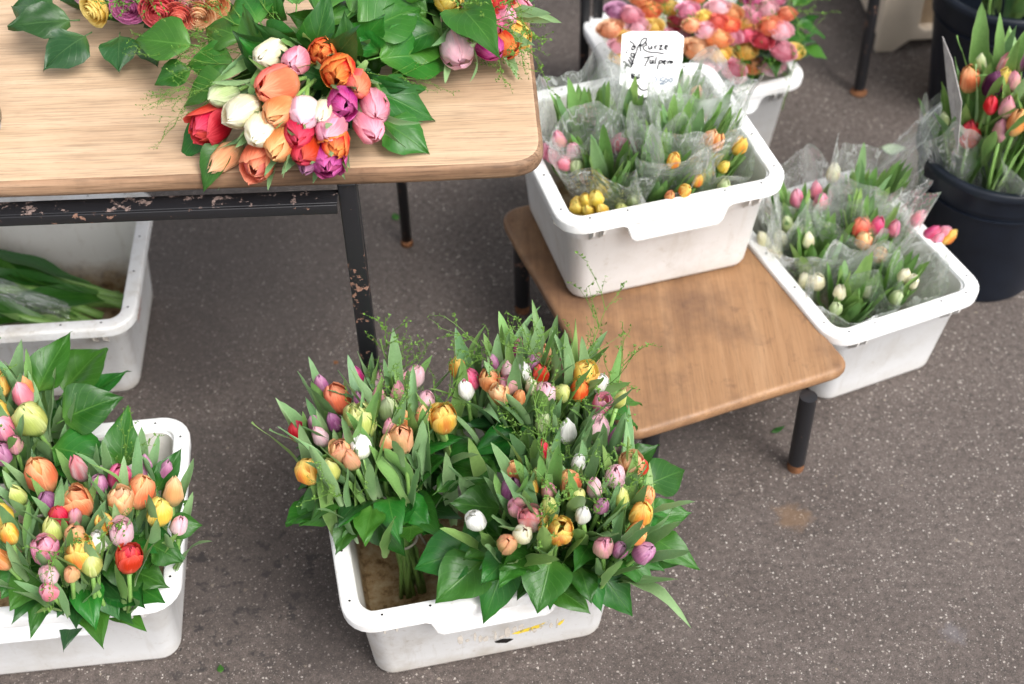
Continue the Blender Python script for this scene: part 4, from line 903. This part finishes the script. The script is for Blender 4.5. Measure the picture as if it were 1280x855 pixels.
def wrapped(label, group, foot, head, blooms, seed, r1=.075, L=1.12, nleaf=16, pale=.6, sleeve=True, name='wrapped_tulips', leaf_len=(.13, .19), spread=.045, size=.9, stem_r=.003, splay=.42):
    """foot, head: world ends of the bunch axis; blooms: (px, py, colour)"""
    r_ = random.Random(seed); foot = Vector(foot); head = Vector(head); ax = (head - foot).normalized(); HL = (head - foot).length
    root = thing(name, label, 'bouquet', foot, 0, group); e1 = ax.orthogonal().normalized(); e2 = ax.cross(e1)
    for bl_ in blooms:
        P = on_dome(bl_[0], bl_[1], head - ax * .02, (spread * 1.3, spread * 1.3, spread))
        dv = (ax + (P - head) * 3 + Vector((r_.uniform(-.12, .12), r_.uniform(-.12, .12), 0))).normalized()
        add_tulip(root, foot, P, dv, bl_[2], size * (bl_[3] if len(bl_) > 3 else 1), bl_[4] if len(bl_) > 4 else r_.choice(['bud', 'bud', 'egg']), foot.lerp(head, .45), foot + Vector((0, 0, .004)), r_, stem_r)
    for k in range(nleaf):
        a = r_.uniform(0, 2 * math.pi); o2 = e1 * math.cos(a) + e2 * math.sin(a); LL = r_.uniform(*leaf_len)
        b = foot + ax * max(HL * .3, HL - LL * r_.uniform(.55, 1.0)) + o2 * r_.uniform(.006, spread * .5)
        add_leaf(root, foot, b, (ax + o2 * r_.uniform(.04, splay)).normalized(), -o2, LL, r_.choice(TLS), M['tulip_leaf_pale'] if r_.random() < pale else M['tulip_leaf'], wx=1.05)
    if sleeve:
        V, F = sleeve_mesh(foot + ax * HL * .12, ax, HL * L * .92, .022, r1, seed)
        obj('sleeve', mesh('sleeve', [v - foot for v in V], F, list(UVS)), M['cello'], root)
    return root
def loc(root, x, y, z):
    a = root.rotation_euler.z; p = root.location
    return Vector((p.x + x * math.cos(a) - y * math.sin(a), p.y + x * math.sin(a) + y * math.cos(a), p.z + z))
GB = 'cellophane tulip bunches in the crate on the stool'
for k, (fx, fy, hx, hy, hz, bl_, lab, nl) in enumerate((
    (-.05, -.02, -.085, -.068, .215, [(733, 250, 'yellow', .9), (745, 247, 'yellow', .85), (722, 256, 'yellow', 1), (752, 262, 'yellow', .9), (736, 262, 'yellow', 1), (728, 268, 'yellow', .8)], 'wrapped bunch of yellow tulips at the near left of the stool crate', 9),
    (-.06, .05, -.092, .03, .235, [(684, 189, 'pink', 1), (691, 194, 'pink', 1), (716, 188, 'pinkw', 1), (698, 175, 'pinkg', 1), (720, 207, 'green', 1), (706, 203, 'pink', .9), (735, 220, 'peach', 1)], 'wrapped bunch of pink tulip buds at the left of the stool crate', 18),
    (.00, .07, -.02, .05, .195, [(771, 180, 'hot', 1.05), (792, 184, 'pinkg', .9), (776, 176, 'pink', .9)], 'wrapped bunch in the stool crate with one hot pink bud', 20),
    (.03, -.03, .04, -.060, .215, [(842, 200, 'yelor', .9), (838, 245, 'orange', .7), (790, 250, 'green', .9), (856, 238, 'yelor', .7)], 'wrapped leafy bunch in the middle of the stool crate front', 22),
    (.07, -.01, .088, -.03, .235, [(896, 178, 'orange', 1), (888, 172, 'peach', 1), (925, 182, 'yelor', 1.05), (905, 208, 'yellow', .8)], 'wrapped bunch of orange tulips at the right of the stool crate', 18),
    (.07, .09, .09, .085, .205, [(870, 117, 'peach', .9), (882, 150, 'peach', .8), (855, 160, 'yg', .9)], 'wrapped bunch of tall leaves at the back of the stool crate', 16))):
    wrapped(lab, GB, loc(crB, fx, fy, .012), loc(crB, hx, hy, hz), bl_, 60 + k, r1=(.082, .082, .09, .09, .085, .08)[k], L=(1.2, 1.2, 1.12, 1.25, 1.2, 1.05)[k], nleaf=nl + (24, 24, 24, 40, 36, 24)[k], pale=.85, spread=(.058, .058, .058, .085, .075, .058)[k], size=.84, splay=(.2, .2, .2, .34, .3, .2)[k])
for k, (fx, fy, hx, hy, hz, bl_, lab) in enumerate((
    (.06, -.05, .10, -.085, .205, [(905, 232, 'green', .8), (872, 226, 'yelor', .75)], 'wrapped leafy bunch in the near right corner of the stool crate'),
    (-.01, -.05, -.005, -.095, .205, [(800, 262, 'green', .9), (776, 262, 'yg', .8)], 'wrapped leafy bunch at the near rim of the stool crate beside the yellow tulips'))):
    wrapped(lab, GB, loc(crB, fx, fy, .012), loc(crB, hx, hy, hz), bl_, 66 + k, r1=.07, L=1.1, nleaf=34, pale=.85, spread=.06, size=.84, splay=.22, leaf_len=(.11, .17))
GC = 'cellophane tulip bunches in the crate right of the stool'
for k, (fx, fy, hx, hy, hz, bl_, lab, nl) in enumerate((
    (-.05, -.06, -.055, -.095, .20, [(1005, 350, 'cream', .9), (1022, 352, 'cream', .9), (1050, 365, 'cream', .9), (1010, 300, 'cream', .9), (1045, 385, 'green', .9)], 'wrapped bunch of cream tulips at the near end of the right crate', 20),
    (-.04, .03, -.062, .01, .225, [(955, 300, 'cream', 1), (975, 298, 'cream', .9), (985, 280, 'green', .9), (968, 315, 'cream', .9)], 'wrapped bunch of cream tulips at the left side of the right crate', 16),
    (-.03, .10, -.055, .10, .235, [(996, 248, 'pink', 1.05), (1020, 238, 'pink', 1), (1026, 252, 'pink', .95), (1042, 216, 'cream', 1)], 'wrapped bunch of pale pink tulips at the far left of the right crate', 18),
    (.03, .02, .03, .0, .235, [(1076, 285, 'coral', 1.1), (1097, 282, 'hot', 1), (1118, 286, 'pink', .9), (1080, 300, 'peach', 1), (1100, 318, 'peach', .9)], 'wrapped bunch of coral pink tulips in the middle of the right crate', 18),
    (.04, .08, .085, .08, .255, [(1165, 292, 'hot', 1), (1178, 292, 'pink', 1.05), (1186, 296, 'yelor', .95), (1148, 272, 'pink', .9), (1170, 300, 'pink', 1)], 'wrapped bunch of rosy tulips leaning over the right crate rim', 16),
    (.01, -.06, .03, -.09, .195, [(1130, 345, 'cream', .9), (1120, 372, 'green', .9), (1085, 365, 'cream', .8), (1140, 352, 'cream', .8)], 'wrapped bunch of leafy white tulips near the empty crate corner', 16))):
    wrapped(lab, GC, loc(crC, fx, fy, .012), loc(crC, hx, hy, hz), bl_, 70 + k, r1=.08, L=1.14, nleaf=nl + 22, pale=.8, spread=.052, size=.84, splay=.14 if hz < .21 else .22)
# loose sleeves behind the stool crate
wrapped('wrapped leafy bunch between the roses and the stool crate', GB, (.10, 2.30, .01), (.09, 2.24, .22), [(690, 120, 'green')], 90, r1=.06, L=1.05, nleaf=8)

# ---- bucket bunches
GK = 'loose tulip bunches in the black buckets'
bouquet('loose mixed tulips standing in the black bucket beside a grey card', GK, (BK1.x + .01, BK1.y - .01, .40), (.125, .11, .075), (BK1.x, BK1.y, .16), (BK1.x, BK1.y, .012),
    [(1211, 105, 'orange', 1.15, 'egg'), (1240, 112, 'dark', 1.15, 'egg'), (1252, 104, 'yellow', 1, 'bud'), (1256, 88, 'redw', 1, 'bud'), (1265, 107, 'pinkg', 1, 'bud'), (1238, 136, 'red', .9, 'bud'), (1258, 138, 'pinkg', 1.1, 'bud'), (1211, 173, 'red', 1.15, 'egg'), (1250, 169, 'pinkg', 1.1, 'bud'), (1269, 159, 'orange', 1.15, 'bud'), (1290, 130, 'yellow'), (1300, 160, 'hot'), (1275, 80, 'mauve'), (1300, 100, 'orange'), (1225, 85, 'green', .9, 'bud')],
    81, size=.9, fill=30, leaves=2.0, leaf_len=(.12, .19), collar=0, twigs=0, pale=.7, band=False, name='tulip_bunch', inner=False)
wrapped('leafy green bunch hanging over the near rim of the black bucket', GK, (BK1.x + .01, BK1.y - .03, .02), (BK1.x + .05, BK1.y - .085, .335), [(1262, 178, 'green', .7)], 82, r1=.10, L=.98, nleaf=26, leaf_len=(.14, .22), spread=.075, name='tulip_bunch')
wrapped('leafy green bunch at the left inside the black bucket', GK, (BK1.x - .03, BK1.y, .02), (BK1.x - .09, BK1.y - .01, .36), [(1180, 150, 'green', .7)], 83, r1=.08, L=.95, nleaf=18, leaf_len=(.14, .22), spread=.05, name='tulip_bunch')
wrapped('green leaf bunch in the top right corner bucket', GK, (BK2.x, BK2.y, .02), (BK2.x + .0, BK2.y - .05, .41), [(1240, -20, 'green', .7)], 84, r1=.1, L=.9, nleaf=34, leaf_len=(.15, .24), spread=.11, name='tulip_bunch', sleeve=False)

# ---- bunch lying in the crate under the table
e_foot = loc(crE, .150, -.03, .060); e_head = loc(crE, -.12, -.02, .15)
def lying():
    r_ = random.Random(95); root = thing('wrapped_leaf_bunch', 'wrapped green bunch lying in the crate under the table, stems to the right', 'bouquet', e_foot)
    for s_ in range(10):
        a = e_foot + Vector((r_.uniform(-.05, .03), r_.uniform(-.03, .09), r_.uniform(-.012, .02))); b = e_head + Vector((r_.uniform(-.03, .03), r_.uniform(-.06, .10), r_.uniform(-.02, .03)))
        V, F = tube_vf([p - e_foot for p in catmull([a, a.lerp(b, .5) + Vector((0, 0, .012)), b], 4)], .0085, 8); obj('stem', mesh('stem', V, F), M['stem'], root)
        for k in range(3):
            t = r_.uniform(.15, .7); p = a.lerp(b, t) + Vector((0, 0, .012)); d = (b - a).normalized() + Vector((r_.uniform(-.1, .1), r_.uniform(-.35, .35), r_.uniform(-.02, .22)))
            add_leaf(root, e_foot, p, d, Vector((0, r_.uniform(-.5, .5), 1)), r_.uniform(.15, .22), r_.choice(TL), M['tulip_leaf_pale'] if r_.random() < .2 else M['salal'], wx=1.7)
    V, F = sleeve_mesh(e_foot.lerp(e_head, .35), (e_head - e_foot).normalized(), .22, .03, .07, 96, .5); obj('sleeve', mesh('sleeve', [v - e_foot for v in V], F, list(UVS)), M['cello'], root)
lying()

# ------------------------------------------------------------------ price sign
SP = Vector((.245, 2.065, .475)); SN = Vector((.10, -.80, .60)).normalized()
def on_sign(px, py, off=0.0):
    d = ray(px, py); t = (SP + SN * off - EYE).dot(SN) / d.dot(SN); return EYE + d * t
zz = lambda x, y: (750 + x / 7.771, 20 + y / 7.771)
outl = [zz(*p) for p in ((215, 180), (300, 150), (745, 150), (815, 200), (800, 440), (735, 740), (425, 790), (190, 665))]
pf = [on_sign(*p, .0) for p in outl]; pb = [p - SN * .0016 for p in pf]
sg = thing('price_sign', 'white hand lettered price card standing in the crate on the stool', 'sign', tuple(SP))
V, F = loft([[tuple(p - SP) for p in pb], [tuple(p - SP) for p in pf]]); obj('card', mesh('sign_card', V, F, smooth=False), M['card'], sg)
STK = [[(372, 288), (395, 272), (385, 300)], [(395, 345), (392, 280), (405, 235), (440, 214), (455, 232), (425, 270), (395, 290)], [(400, 292), (440, 262), (455, 280), (420, 302), (440, 335), (490, 352), (560, 356), (622, 368)],
    [(470, 287), (472, 316), (490, 321), (502, 290), (505, 323)], [(530, 287), (536, 325)], [(536, 302), (548, 288), (562, 287)], [(572, 290), (606, 284), (576, 325), (616, 322)], [(632, 308), (656, 298), (650, 284), (634, 290), (632, 318), (656, 327)],
    [(425, 408), (475, 398), (527, 390)], [(478, 400), (455, 445), (433, 492)], [(492, 420), (485, 452), (500, 462), (517, 425), (517, 466)], [(547, 395), (536, 470)], [(578, 428), (556, 518)], [(578, 436), (600, 430), (602, 452), (574, 462)], [(620, 450), (640, 440), (630, 430), (615, 446), (622, 466), (642, 462)], [(660, 436), (660, 466), (664, 445), (680, 436), (686, 463), (700, 434), (710, 462)],
    [(305, 560), (310, 607)], [(303, 562), (335, 566), (314, 580), (337, 595), (307, 609)], [(358, 590), (345, 604), (362, 610), (384, 560), (374, 612)], [(391, 596), (397, 599)],
    [(486, 586), (495, 588)], [(466, 656), (481, 659)], [(366, 664), (388, 704), (424, 721), (472, 708)],
    [(222, 452), (240, 440), (252, 470), (240, 512), (262, 480), (286, 492), (262, 455)], [(268, 418), (292, 450), (312, 492)], [(284, 396), (306, 430), (328, 472)], [(295, 507), (335, 400), (372, 290)], [(300, 382), (320, 402), (332, 372), (306, 360), (300, 382)], [(300, 312), (322, 330), (346, 300)], [(288, 244), (332, 276), (310, 302), (350, 290)], [(248, 348), (262, 362)], [(262, 330), (272, 342)]]
STK2 = [[(528, 590), (548, 604), (546, 630), (526, 646)], [(625, 598), (592, 604), (582, 630), (606, 626), (612, 648), (576, 656)], [(645, 604), (626, 628), (640, 646), (657, 626), (645, 604)], [(692, 600), (670, 624), (686, 641), (705, 620), (692, 600)], [(578, 663), (632, 660)]]
def strokes(lst, wd, name, m_):
    parts = []
    for s_ in lst:
        pp = [zz(*p) for p in s_]
        if len(pp) > 2: pp = [(p.x, p.y) for p in catmull([(a, b, 0) for a, b in pp], 4)]
        parts.append(ribbon(pp, wd, lambda a, b: on_sign(a, b, .0008) - SP))
    obj(name, mesh(name, *join_vf(parts), smooth=False), m_, sg)
strokes(STK, 2.0, 'handwriting', M['ink']); strokes(STK2, 1.7, 'price_digits', M['ink_veiled'])
V, F = tube_vf([SP - SN * .004 + Vector((0, 0, -.03)) - SP, Vector((.02, .02, -.25))], .003, 6); obj('stake', mesh('stake', V, F), M['brown_stem'], sg)

# grey card in the bucket, seen nearly edge on
g0 = Vector((BK1.x - .055, BK1.y - .035, .0)); gp = [at(*p, z) for p, z in (((1178, 46), .50), ((1190, 75), .49), ((1202, 128), .45), ((1197, 192), .36), ((1191, 160), .37), ((1184, 110), .44))]
gs = thing('grey_sign', 'weathered grey card standing edge on among the bucket tulips', 'sign', tuple(gp[3]))
off = Vector((.0012, .0012, 0)); V, F = loft([[tuple(p - gp[3]) for p in gp], [tuple(p + off - gp[3]) for p in gp]]); obj('card', mesh('grey_card', V, F, smooth=False), M['card_grey'], gs)

# ------------------------------------------------------------------ litter on the ground
def litter(name, label, px, py, L, wx, m_, rz, mesh_=None, group=None):
    p = at(px, py, .004); me = mesh_ or BL[0]
    o = obj(name, me, m_, None, Matrix.Translation(p) @ Matrix.Rotation(rz, 4, 'Z') @ Matrix.Rotation(R(-88), 4, 'X') @ Matrix.Diagonal((L * wx, L * .25, L, 1)))
    return tag(o, label, 'leaf', group)
litter('fallen_leaf', 'pale green fallen leaf lying on bare asphalt near the black bucket', 1098, 184, .058, 1.0, M['deadleaf'], R(-108), BL[3])
litter('leaf_scrap', 'small green leaf scrap on the asphalt beneath the table', 497, 276, .024, .8, M['salal'], R(20), BL[2])
litter('leaf_scrap', 'dark green leaf scrap beside the front stool leg', 962, 541, .030, .5, M['salal_dark'], R(-70), BL[4])
litter('leaf_scrap', 'tiny green leaf scrap at the bottom edge near the left crate', 276, 842, .016, .8, M['salal'], R(10), BL[1])
litter('leaf_scrap', 'orange brown leaf scrap by the front table leg', 423, 455, .012, 1, M['rust'], R(50), BL[1])
